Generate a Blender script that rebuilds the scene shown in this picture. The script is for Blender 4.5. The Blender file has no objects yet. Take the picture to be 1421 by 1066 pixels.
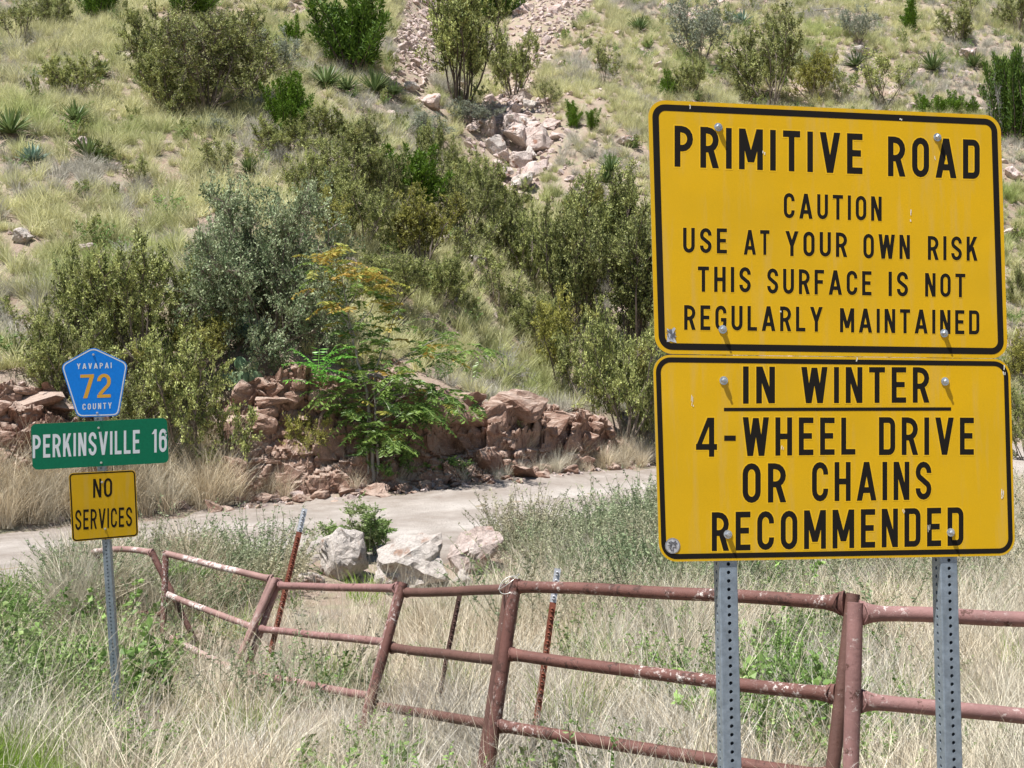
import bpy, bmesh, math, random
import numpy as np
from mathutils import Vector, Matrix

# ------------------------------------------------------------------ camera, world, sun, exposure
S = bpy.context.scene
COL = S.collection
F, CX, CY, CZ = 1715.0, 710.5, 533.0, 1.7
TH = math.atan((600 - 533) / F)
cam_d = bpy.data.cameras.new('camera'); cam = bpy.data.objects.new('camera', cam_d); COL.objects.link(cam)
cam_d.sensor_fit = 'HORIZONTAL'; cam_d.sensor_width = 36; cam_d.lens = 36 * F / 1421
cam_d.clip_start = 0.1; cam_d.clip_end = 600
cam.location = (0, 0, CZ); cam.rotation_euler = (math.pi / 2 + TH, 0, 0)
S.camera = cam
SUN = Vector((-0.30, -0.25, 0.92)).normalized()
w = bpy.data.worlds.new('World'); S.world = w; w.use_nodes = True
nt = w.node_tree; nt.nodes.clear()
sky = nt.nodes.new('ShaderNodeTexSky'); sky.sky_type = 'NISHITA'; sky.sun_disc = False
sky.sun_elevation = math.asin(SUN.z); sky.sun_rotation = math.atan2(SUN.x, SUN.y)
sky.dust_density = 0.6; sky.altitude = 1200
bg = nt.nodes.new('ShaderNodeBackground'); bg.inputs[1].default_value = 0.058
wo = nt.nodes.new('ShaderNodeOutputWorld')
nt.links.new(sky.outputs[0], bg.inputs[0]); nt.links.new(bg.outputs[0], wo.inputs[0])
sd = bpy.data.lights.new('sun', 'SUN'); so = bpy.data.objects.new('sun', sd); COL.objects.link(so)
sd.energy = 5.0; sd.angle = math.radians(0.53); sd.color = (1, 0.975, 0.945)
so.rotation_euler = SUN.to_track_quat('Z', 'Y').to_euler(); so.location = (-6, -6, 20)
S.view_settings.view_transform = 'Standard'; S.view_settings.look = 'None'
S.view_settings.gamma = 1; S.view_settings.exposure = 0.80
S.view_settings.use_curve_mapping = False
S.render.engine = 'CYCLES'
S.cycles.max_bounces = 6; S.cycles.diffuse_bounces = 3; S.cycles.transparent_max_bounces = 4

rng = np.random.default_rng(7)

# ------------------------------------------------------------------ pixel <-> world (sizes read off the photograph)
CT, ST = math.cos(TH), math.sin(TH)
def ray(px, py):
    r = (px - CX) / F; u = (CY - py) / F
    return np.array([r, CT - u * ST, ST + u * CT])
def at(px, py, Y):
    d = ray(px, py); return np.array([0, 0, CZ]) + d * (Y / d[1])
def project(x, y, z):
    zz = z - CZ
    dep = y * CT + zz * ST; up = -y * ST + zz * CT
    dep = np.maximum(dep, 1e-3)
    return CX + F * x / dep, CY - F * up / dep

# ------------------------------------------------------------------ numpy noise
def _h(ix, iy, iz, s):
    n = (ix * 374761393 + iy * 668265263 + iz * 2147483647 + s * 1274126177) & 0xffffffff
    n = ((n ^ (n >> 13)) * 1274126177) & 0xffffffff
    n = ((n ^ (n >> 16)) * 2246822519) & 0xffffffff
    return ((n ^ (n >> 15)) & 0xffffff) / float(0xffffff)
def vn(x, y, z=0.0, s=0):
    x, y, z = np.broadcast_arrays(np.asarray(x, float), np.asarray(y, float), np.asarray(z, float))
    ix = np.floor(x).astype(np.int64); iy = np.floor(y).astype(np.int64); iz = np.floor(z).astype(np.int64)
    fx, fy, fz = x - ix, y - iy, z - iz
    fx, fy, fz = [f * f * (3 - 2 * f) for f in (fx, fy, fz)]
    r = 0
    for a in (0, 1):
        for b in (0, 1):
            for c in (0, 1):
                r = r + _h(ix + a, iy + b, iz + c, s) * (fx if a else 1 - fx) * (fy if b else 1 - fy) * (fz if c else 1 - fz)
    return r * 2 - 1
def fbm(x, y, z=0.0, s=0, o=4):
    r = 0; a = 1
    for k in range(o):
        r = r + a * vn(x, y, z, s + k * 17); x = np.asarray(x) * 2.03; y = np.asarray(y) * 2.03; z = np.asarray(z) * 2.03; a *= 0.5
    return r
def cells(x, y, z, s=0, vec=None):
    """distance to nearest and second nearest jittered cell point, and that cell's random number"""
    ix = np.floor(x).astype(np.int64); iy = np.floor(y).astype(np.int64); iz = np.floor(z).astype(np.int64)
    d1 = np.full(x.shape, 9.0); d2 = np.full(x.shape, 9.0); idr = np.zeros(x.shape)
    for a in (-1, 0, 1):
        for b in (-1, 0, 1):
            for c in (-1, 0, 1):
                jx, jy, jz = ix + a, iy + b, iz + c
                d = (jx + _h(jx, jy, jz, s) - x) ** 2 + (jy + _h(jx, jy, jz, s + 1) - y) ** 2 + (jz + _h(jx, jy, jz, s + 2) - z) ** 2
                m = d < d1
                if vec is not None:
                    for q, o_ in enumerate((jx + _h(jx, jy, jz, s) - x, jy + _h(jx, jy, jz, s + 1) - y, jz + _h(jx, jy, jz, s + 2) - z)): vec[q] = np.where(m, o_, vec[q])
                d2 = np.where(m, d1, np.minimum(d2, d)); idr = np.where(m, _h(jx, jy, jz, s + 3), idr); d1 = np.where(m, d, d1)
    return np.sqrt(d1), np.sqrt(d2), idr

# ------------------------------------------------------------------ ground heights
# per column of the view: road near edge (Y,z), far edge (Y,z), bank foot, bank top, hillside slope
TAB = {
 -800: [(3, 0), (8, -.1), (12, -.1), (13, 0), (19.5, .1), (20.3, .7), (22, 2.6), .62],
 0:    [(3, 0), (7, -.2), (11, -.3), (13, 0), (19, .125), (20.3, 1.0), (21.8, 2.85), .62],
 230:  [(3, 0), (7, -.35), (12, -.5), (14.5, .09), (20.3, .28), (21.6, .95), (22.8, 3.0), .61],
 350:  [(3, 0), (7, -.4), (12, -.5), (15, .05), (21, .41), (21.8, .85), (23, 3.1), .60],
 550:  [(3, 0), (7, -.45), (13, -.35), (15.8, .05), (22, .6), (22.8, .85), (24, 2.75), .57],
 700:  [(3, 0), (7, -.45), (14, -.25), (17, .065), (23, .79), (23.8, .9), (25, 2.28), .56],
 900:  [(3, 0), (7, -.4), (15, -.1), (19.5, .165), (26.5, .93), (27.5, 1.1), (29, 2.0), .58],
 1150: [(3, 0), (7, -.35), (16, -.1), (23, .35), (31, 1.15), (32, 1.4), (33.5, 2.1), .62],
 1421: [(3, 0), (7, -.3), (18, -.1), (28, .56), (36, 1.39), (37, 1.6), (38.5, 2.3), .66],
 2200: [(3, 0), (7, -.2), (20, .1), (38, .8), (46, 1.7), (47, 1.9), (48.5, 2.5), .66],
}
COLS = np.array(sorted(TAB)); NU, NY = 400, 700
UG = np.linspace(-800, 2200, NU); YG = np.linspace(3, 130, NY)
def _tabz():
    out = np.zeros((NU, NY)); T7 = np.array([[v for kn in TAB[c][:-1] for v in kn] + [TAB[c][-1]] for c in COLS], float)
    for i, u in enumerate(UG):
        row = [np.interp(u, COLS, T7[:, k]) for k in range(T7.shape[1])]
        ys = row[0:-1:2]; zs = row[1:-1:2]; s = row[-1]; y1, z1 = ys[-1], zs[-1]
        zs = zs + [z1 + s * (56 - y1), z1 + s * (80 - y1) + .5, z1 + s * (80 - y1) + 9, z1 + s * (80 - y1) + 12]
        out[i] = np.interp(YG, ys + [56, 80, 100, 130], zs)
    return out
TZ = _tabz()
def _interp_col(idx, sub, px):
    return np.interp(px, COLS, [TAB[c][idx][sub] for c in COLS])
def road_near(px): return _interp_col(3, 0, px)
def road_far(px): return _interp_col(4, 0, px)
def gz(x, y, detail=True):
    x = np.asarray(x, float); y = np.asarray(y, float)
    yc = np.clip(y, 3, 129.9)
    u = np.clip(CX + F * x / yc, -799.9, 2199.9)
    fu = (u + 800) / 3000 * (NU - 1); fy = (yc - 3) / 127 * (NY - 1)
    i = np.clip(fu.astype(int), 0, NU - 2); j = np.clip(fy.astype(int), 0, NY - 2); a = fu - i; b = fy - j
    z = TZ[i, j] * (1 - a) * (1 - b) + TZ[i + 1, j] * a * (1 - b) + TZ[i, j + 1] * (1 - a) * b + TZ[i + 1, j + 1] * a * b
    bank = _interp_col(6, 0, u)
    hill = np.clip((y - bank) / 3, 0, 1)
    # gully that carries the boulders
    gp = np.interp(yc, [24, 30, 40, 60, 90], [830, 770, 700, 650, 560])
    gx = (gp - CX) / F * yc
    z = z - hill * (1.1 + .02 * yc) * np.exp(-((x - gx) / 3.2) ** 2)
    z = z + hill * (0.55 * vn(x * .16, y * .16, 0, 3) + .28 * vn(x * .45, y * .45, 0, 5))
    if detail:
        rn, rf = road_near(u), road_far(u)
        onroad = np.clip((y - rn + .3) / .5, 0, 1) * np.clip((rf + .3 - y) / .5, 0, 1)
        z = z + (1 - onroad) * (.07 * vn(x * 1.3, y * 1.3, 0, 8) + .04 * vn(x * 3.1, y * 3.1, 0, 9)) + hill * .05 * np.abs(vn(x * 2.2, y * 2.2, 0, 12))
    return z
def hit(px, py, y0=4.0, y1=110.0):
    d = ray(px, py); Y = np.linspace(y0, y1, 4000)
    x = d[0] / d[1] * Y; zr = CZ + d[2] / d[1] * Y
    k = np.argmax(gz(x, Y) >= zr)
    if k == 0: k = 1000
    return np.array([x[k], Y[k], float(gz(x[k], Y[k]))])

# ------------------------------------------------------------------ mesh helpers
class MB:
    def __init__(s): s.v = []; s.f4 = []; s.f3 = []; s.t4 = []; s.t3 = []; s.n = 0
    def add(s, v, f, tint=0.5):
        v = np.asarray(v, float).reshape(-1, 3); f = np.asarray(f, int)
        s.v.append(v)
        t = np.broadcast_to(np.asarray(tint, float), (len(f),))
        if f.shape[1] == 4: s.f4.append(f + s.n); s.t4.append(t)
        else: s.f3.append(f + s.n); s.t3.append(t)
        s.n += len(v)
    def mesh(s, name, mat, smooth=False):
        me = bpy.data.meshes.new(name)
        v = np.concatenate(s.v)
        f4 = np.concatenate(s.f4) if s.f4 else np.zeros((0, 4), int)
        f3 = np.concatenate(s.f3) if s.f3 else np.zeros((0, 3), int)
        li = np.concatenate([f4.ravel(), f3.ravel()]).astype(np.int32)
        tot = np.concatenate([np.full(len(f4), 4), np.full(len(f3), 3)]).astype(np.int32)
        st = np.concatenate([[0], np.cumsum(tot)[:-1]]).astype(np.int32)
        me.vertices.add(len(v)); me.vertices.foreach_set('co', v.astype(np.float32).ravel())
        me.loops.add(len(li)); me.loops.foreach_set('vertex_index', li)
        me.polygons.add(len(tot)); me.polygons.foreach_set('loop_start', st); me.polygons.foreach_set('loop_total', tot)
        me.polygons.foreach_set('use_smooth', np.full(len(tot), smooth))
        at_ = me.attributes.new('tint', 'FLOAT', 'FACE')
        at_.data.foreach_set('value', np.concatenate(s.t4 + s.t3).astype(np.float32))
        me.materials.append(mat); me.update(calc_edges=True); me.validate()
        return me
def link(name, me, parent=None, loc=None):
    o = bpy.data.objects.new(name, me); COL.objects.link(o)
    if parent: o.parent = parent
    if loc is not None: o.location = loc
    return o
def tag(o, label=None, cat=None, group=None, kind=None):
    if label: o['label'] = label
    if cat: o['category'] = cat
    if group: o['group'] = group
    if kind: o['kind'] = kind
    return o
def empty(name, loc, label, cat, group=None):
    o = link(name, None, None, loc); o.empty_display_size = .1
    return tag(o, label, cat, group)
def norm(a): return a / (np.linalg.norm(a, axis=-1, keepdims=True) + 1e-9)
def tube(mb, pts, rad, n=8, cap=True, tint=.5, ell=None):
    """swept tube through pts; ell = optional (k,2) scale of ring (side, vertical)"""
    pts = np.asarray(pts, float); k = len(pts); rad = np.broadcast_to(np.asarray(rad, float), (k,))
    d = norm(np.gradient(pts, axis=0))
    ref = np.array([0, 0, 1.]) if abs(d[:, 2]).mean() < .8 else np.array([0, 1., 0])
    a = norm(np.cross(d, ref)); b = np.cross(a, d)
    th = np.arange(n) * 2 * np.pi / n
    ca, sa = np.cos(th)[None, :, None], np.sin(th)[None, :, None]
    if ell is None: ell = np.ones((k, 2))
    ell = np.asarray(ell, float)
    v = pts[:, None] + rad[:, None, None] * (ca * a[:, None] * ell[:, 0, None, None] + sa * b[:, None] * ell[:, 1, None, None])
    i = np.arange(k - 1)[:, None] * n; j = np.arange(n)[None]; j2 = (j + 1) % n
    f = np.stack([i + j, i + n + j, i + n + j2, i + j2], -1).reshape(-1, 4)
    mb.add(v.reshape(-1, 3), f, tint)
    if cap and n >= 3:
        for e, s in ((0, 1), (k - 1, -1)):
            vv = np.vstack([v[e], pts[e]]); q = np.arange(n)
            ff = np.stack([q, (q + 1) % n, np.full(n, n)], -1)[:, ::s]
            mb.add(vv, ff, tint)

# ------------------------------------------------------------------ materials
def newmat(name):
    m = bpy.data.materials.new(name); m.use_nodes = True; n = m.node_tree; n.nodes.clear()
    out = n.nodes.new('ShaderNodeOutputMaterial'); p = n.nodes.new('ShaderNodeBsdfPrincipled')
    n.links.new(p.outputs[0], out.inputs[0]); return m, n, p, out
def nd(n, t, **k):
    x = n.nodes.new(t)
    for a, b in k.items(): setattr(x, a, b)
    return x
def noise(n, vec, scale, detail=4, rough=.6, lo=.35, hi=.65):
    t = nd(n, 'ShaderNodeTexNoise'); t.inputs['Scale'].default_value = scale; t.inputs['Detail'].default_value = detail
    t.inputs['Roughness'].default_value = rough
    if vec: n.links.new(vec, t.inputs['Vector'])
    r = nd(n, 'ShaderNodeMapRange'); r.inputs[1].default_value = lo; r.inputs[2].default_value = hi
    n.links.new(t.outputs[0], r.inputs[0]); return r.outputs[0]
def mix(n, fac, a, b, mode='MIX'):
    x = nd(n, 'ShaderNodeMix', data_type='RGBA', blend_type=mode)
    for s, v in ((x.inputs[0], fac), (x.inputs[6], a), (x.inputs[7], b)):
        if hasattr(v, 'is_linked') or hasattr(v, 'links'): n.links.new(v, s)
        elif isinstance(v, (int, float)): s.default_value = v
        else: s.default_value = (*v, 1)
    return x.outputs[2]
def bump(n, p, h, strength, dist):
    b = nd(n, 'ShaderNodeBump'); b.inputs['Strength'].default_value = strength; b.inputs['Distance'].default_value = dist
    n.links.new(h, b.inputs['Height']); n.links.new(b.outputs[0], p.inputs['Normal'])
def worldpos(n): return nd(n, 'ShaderNodeNewGeometry').outputs['Position']
def objpos(n): return nd(n, 'ShaderNodeTexCoord').outputs['Object']

def leafmat(name, c1, c2, c3=None, p3=.5, trans=.3, rough=.55, patch=.5, vary=.25, spec=.25):
    m, n, p, out = newmat(name)
    a = nd(n, 'ShaderNodeAttribute', attribute_name='tint')
    col = mix(n, a.outputs['Fac'], c1, c2)
    if c3: col = mix(n, noise(n, worldpos(n), patch, 3, .6, p3, p3 + .18), col, c3)
    oi = nd(n, 'ShaderNodeObjectInfo')
    mr = nd(n, 'ShaderNodeMapRange'); mr.inputs[3].default_value = 1 - vary; mr.inputs[4].default_value = 1 + vary
    n.links.new(oi.outputs['Random'], mr.inputs[0])
    cb = nd(n, 'ShaderNodeVectorMath', operation='SCALE'); n.links.new(col, cb.inputs[0]); n.links.new(mr.outputs[0], cb.inputs['Scale'])
    n.links.new(cb.outputs[0], p.inputs['Base Color']); p.inputs['Roughness'].default_value = rough
    p.inputs['Specular IOR Level'].default_value = spec
    tr = nd(n, 'ShaderNodeBsdfTranslucent'); n.links.new(cb.outputs[0], tr.inputs[0])
    mx = nd(n, 'ShaderNodeMixShader'); mx.inputs[0].default_value = trans
    n.links.new(p.outputs[0], mx.inputs[1]); n.links.new(tr.outputs[0], mx.inputs[2]); n.links.new(mx.outputs[0], out.inputs[0])
    return m
def panelmat(name, col):
    m, n, p, out = newmat(name); pos = objpos(n)
    c = mix(n, noise(n, pos, 260, 4, .6, .3, .7), tuple(x * .94 for x in col), tuple(x * 1.05 for x in col))
    c = mix(n, noise(n, pos, 2.4, 4, .6, .3, .75), c, (col[0] * .86, col[1] * .90, col[2] + .006))
    mp = nd(n, 'ShaderNodeMapping'); mp.inputs['Scale'].default_value = (9, 9, .8); n.links.new(pos, mp.inputs[0])
    st = nd(n, 'ShaderNodeMath', operation='MULTIPLY'); n.links.new(noise(n, mp.outputs[0], 3, 5, .6, .52, .8), st.inputs[0]); st.inputs[1].default_value = .22
    c = mix(n, st.outputs[0], c, (.42, .36, .25))
    n.links.new(c, p.inputs['Base Color']); p.inputs['Specular IOR Level'].default_value = .25
    mr = nd(n, 'ShaderNodeMapRange'); mr.inputs[3].default_value = .38; mr.inputs[4].default_value = .6; n.links.new(noise(n, pos, 5, 5), mr.inputs[0]); n.links.new(mr.outputs[0], p.inputs['Roughness'])
    bump(n, p, noise(n, pos, 1.8, 2), .25, .01)
    return m
def plain(name, col, rough=.6, metal=0, spec=.5, nscale=None, namp=.15, bmp=0):
    m, n, p, out = newmat(name)
    if nscale:
        f = noise(n, objpos(n), nscale, 5, .65, .3, .7)
        c = mix(n, f, tuple(x * (1 - namp) for x in col), tuple(min(1, x * (1 + namp)) for x in col))
        n.links.new(c, p.inputs['Base Color'])
        if bmp: bump(n, p, f, bmp, .003)
    else: p.inputs['Base Color'].default_value = (*col, 1)
    p.inputs['Roughness'].default_value = rough; p.inputs['Metallic'].default_value = metal
    p.inputs['Specular IOR Level'].default_value = spec
    return m

# ground
def ground_mat():
    m, n, p, out = newmat('desert_soil')
    pos = worldpos(n)
    c = mix(n, noise(n, pos, .45, 5), (.36, .26, .20), (.47, .375, .31))
    c = mix(n, noise(n, pos, 2.2, 6, .7, .45, .62), c, (.34, .32, .21))
    v = nd(n, 'ShaderNodeTexVoronoi'); v.inputs['Scale'].default_value = 13; n.links.new(pos, v.inputs['Vector'])
    lt = nd(n, 'ShaderNodeMath', operation='LESS_THAN'); lt.inputs[1].default_value = .22; n.links.new(v.outputs['Distance'], lt.inputs[0])
    c = mix(n, lt.outputs[0], c, mix(n, v.outputs['Color'], (.42, .30, .24), (.56, .47, .40)))
    c = mix(n, noise(n, pos, 30, 4), mix(n, .3, c, (.2, .15, .1)), c)
    n.links.new(c, p.inputs['Base Color']); p.inputs['Roughness'].default_value = .95; p.inputs['Specular IOR Level'].default_value = .1
    bump(n, p, noise(n, pos, 14, 7, .75, .2, .8), .9, .05)
    return m
def road_mat():
    m, n, p, out = newmat('gravel_road')
    pos = worldpos(n)
    c = mix(n, noise(n, pos, 1.2, 5, .6, .35, .65), (.47, .415, .365), (.70, .64, .58))
    v = nd(n, 'ShaderNodeTexVoronoi'); v.inputs['Scale'].default_value = 16; n.links.new(pos, v.inputs['Vector'])
    lt = nd(n, 'ShaderNodeMath', operation='LESS_THAN'); lt.inputs[1].default_value = .2; n.links.new(v.outputs['Distance'], lt.inputs[0])
    c = mix(n, lt.outputs[0], c, mix(n, v.outputs['Color'], (.33, .25, .21), (.60, .56, .51)))
    c = mix(n, noise(n, pos, 60, 4), mix(n, .25, c, (.3, .25, .2)), c)
    n.links.new(c, p.inputs['Base Color']); p.inputs['Roughness'].default_value = .95; p.inputs['Specular IOR Level'].default_value = .1
    a_ = nd(n, 'ShaderNodeAttribute', attribute_name='tint'); cr = nd(n, 'ShaderNodeValToRGB'); n.links.new(a_.outputs['Fac'], cr.inputs[0])
    el = cr.color_ramp.elements; el[0].position = 0; el[0].color = (1, 1, 1, 1); el[1].position = 1; el[1].color = (1, 1, 1, 1)
    for q, v_ in ((.10, .75), (.24, .55), (.33, 0), (.41, .6), (.54, .6), (.62, 0), (.72, .5), (.9, .85)):
        e_ = el.new(q); e_.color = (v_, v_, v_, 1)
    mm = nd(n, 'ShaderNodeMath', operation='MULTIPLY'); n.links.new(cr.outputs[0], mm.inputs[0]); n.links.new(noise(n, pos, 3, 6, .7, .2, .6), mm.inputs[1])
    c = mix(n, mm.outputs[0], c, (.33, .27, .225)); n.links.new(c, p.inputs['Base Color'])
    bump(n, p, noise(n, pos, 25, 6, .75, .2, .8), 1.0, .04)
    return m
def rock_mat(name, a, b, c3, sc=1.0, red=.55, vert=False, top_col=None):
    m, n, p, out = newmat(name)
    pos = worldpos(n)
    if vert:
        mp = nd(n, 'ShaderNodeMapping'); mp.inputs['Scale'].default_value = (1, 1, .45); n.links.new(pos, mp.inputs[0]); q = mp.outputs[0]
    else: q = pos
    c = mix(n, noise(n, q, 1.6 * sc, 6, .65), a, b)
    c = mix(n, noise(n, q, 3.1 * sc, 5, .6, red, red + .1), c, c3)
    c = mix(n, noise(n, pos, 22 * sc, 5, .7, .3, .6), mix(n, .45, c, (.10, .06, .045)), c)
    if top_col:  # paler tone blended into upward-facing surfaces, broken up by noise
        sx = nd(n, 'ShaderNodeSeparateXYZ'); n.links.new(nd(n, 'ShaderNodeNewGeometry').outputs['Normal'], sx.inputs[0])
        mr = nd(n, 'ShaderNodeMapRange'); mr.inputs[1].default_value = .35; mr.inputs[2].default_value = .8; n.links.new(sx.outputs[2], mr.inputs[0])
        mm = nd(n, 'ShaderNodeMath', operation='MULTIPLY'); n.links.new(mr.outputs[0], mm.inputs[0]); n.links.new(noise(n, pos, 4, 5, .7, .3, .55), mm.inputs[1])
        c = mix(n, mm.outputs[0], c, top_col)
    n.links.new(c, p.inputs['Base Color']); p.inputs['Roughness'].default_value = .92; p.inputs['Specular IOR Level'].default_value = .15
    bump(n, p, noise(n, pos, 9 * sc, 9, .75, .1, .9), 1.0, .08 / sc)
    return m
M = {}
M['ground'] = ground_mat(); M['road'] = road_mat()
M['bank'] = rock_mat('red_bank_rock', (.30, .165, .115), (.50, .345, .265), (.20, .095, .065), 1, .6, True, (.56, .43, .35))
M['boulder'] = rock_mat('pale_boulder_rock', (.59, .52, .46), (.72, .66, .60), (.46, .31, .235), 1.3, .56)
M['pinkrock'] = rock_mat('pink_boulder_rock', (.60, .47, .41), (.76, .66, .60), (.40, .22, .16), 1, .57)
M['scree'] = rock_mat('scree_rock', (.54, .41, .36), (.74, .63, .58), (.44, .26, .21), 1.5, .58)
M['dirtlump'] = rock_mat('orange_dirt_rock', (.50, .33, .22), (.60, .45, .33), (.40, .24, .15), 2, .6)

# ------------------------------------------------------------------ ground sheet and road
def axis(segs):
    o = []
    for a, b, st in segs: o.append(np.arange(a, b, st))
    return np.concatenate(o + [[segs[-1][1]]])
def build_ground():
    xs = axis([(-220, -60, 16), (-60, -30, 3), (-30, -14, .6), (-14, 22, .17), (22, 36, .5), (36, 72, 3), (72, 220, 16)])
    ys = axis([(-120, 0, 12), (0, 3, 1), (3, 30, .15), (30, 48, .22), (48, 80, .5), (80, 130, 5), (130, 260, 20)])
    X, Y = np.meshgrid(xs, ys, indexing='ij')
    Z = gz(X, Y)
    Z = np.where(Y > 129, gz(X, np.full_like(Y, 129)) + 0 * Y, Z)
    nx, ny = X.shape
    i = np.arange(nx - 1)[:, None] * ny; j = np.arange(ny - 1)[None]
    f = np.stack([i + j, i + ny + j, i + ny + j + 1, i + j + 1], -1).reshape(-1, 4)
    mb = MB(); mb.add(np.stack([X, Y, Z], -1), f)
    tag(link('ground', mb.mesh('ground', M['ground'], True)), kind='structure')
    # road sheet, with shallow wheel ruts
    pxs = np.linspace(-700, 2150, 520); ts = np.linspace(0, 1, 44)
    P, T = np.meshgrid(pxs, ts, indexing='ij')
    ya, yb = road_near(P), road_far(P)
    edge_ = np.clip((np.abs(T - .5) - .38) / .12, 0, 1)
    Yr = ya + (yb - ya) * T + (.38 * vn(P * .02, T * 0, 0, 31) + .22 * vn(P * .07, T * 0, 5, 32) + .1 * vn(P * .25, T * 0, 5, 33)) * edge_
    Xr = (P - CX) / F * Yr
    Zr = gz(Xr, Yr) + .035 - .03 * np.exp(-((T - .33) / .05) ** 2) - .03 * np.exp(-((T - .62) / .05) ** 2) + .012 * vn(Xr * 2, Yr * 2, 0, 44)
    Zr = np.where((T < .01) | (T > .99), Zr - .12, Zr)
    nx, ny = P.shape
    i = np.arange(nx - 1)[:, None] * ny; j = np.arange(ny - 1)[None]
    f = np.stack([i + j, i + ny + j, i + ny + j + 1, i + j + 1], -1).reshape(-1, 4)
    mb = MB(); mb.add(np.stack([Xr, Yr, Zr], -1), f, np.broadcast_to(.5 * (ts[:-1] + ts[1:]), (nx - 1, ny - 1)).ravel())
    tag(link('gravel_road', mb.mesh('gravel_road', M['road'], True)), kind='structure')
build_ground()

# ------------------------------------------------------------------ rocks
def rock_mesh(name, seed, mat, dims=(1, 1, 1), sub=3, npts=16, rough=.05, flat=True):
    r = np.random.default_rng(seed)
    p = r.normal(size=(npts, 3)); p = norm(p) * r.uniform(.82, 1.05, (npts, 1)); p *= np.array(dims) * .5
    bm = bmesh.new()
    for q in p: bm.verts.new(q)
    bmesh.ops.convex_hull(bm, input=bm.verts)
    for v in [v for v in bm.verts if not v.link_faces]: bm.verts.remove(v)
    if rough > 0:
        bmesh.ops.bevel(bm, geom=bm.edges[:], offset=.035 * min(dims), segments=1, affect='EDGES', clamp_overlap=True)
        for v in bm.verts:
            q = Vector((v.co.x / dims[0], v.co.y / dims[1], v.co.z / dims[2])).length
            if q > .56: v.co *= .56 / q
    for _ in range(sub): 
        bmesh.ops.triangulate(bm, faces=bm.faces[:])
        bmesh.ops.subdivide_edges(bm, edges=[e for e in bm.edges if e.calc_length() > .10 * max(dims)], cuts=1, use_grid_fill=True)
    co = np.array([v.co[:] for v in bm.verts])
    s = 3.0 / max(dims)
    c1, c2, rr = cells(co[:, 0] * s + 9 + seed, co[:, 1] * s + 9, co[:, 2] * s * 1.6 + 9, 7)
    d = fbm(co[:, 0] * s * 1.5 + seed, co[:, 1] * s * 1.5, co[:, 2] * s * 1.5, 5, 4) * rough * max(dims) + (rr - .5) * rough * 1.6 * max(dims)
    nn = norm(co / np.array(dims))
    co2 = co + nn * d[:, None]
    for v, c in zip(bm.verts, co2): v.co = c
    bmesh.ops.triangulate(bm, faces=bm.faces[:])
    me = bpy.data.meshes.new(name); bm.to_mesh(me); bm.free()
    me.materials.append(mat)
    me.polygons.foreach_set('use_smooth', np.zeros(len(me.polygons), bool))
    return me
BLK = [rock_mesh('bank_block', 700 + i, M['bank'], (1, .9, .85), 2, 9 + i % 4, .035) for i in range(9)]
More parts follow.
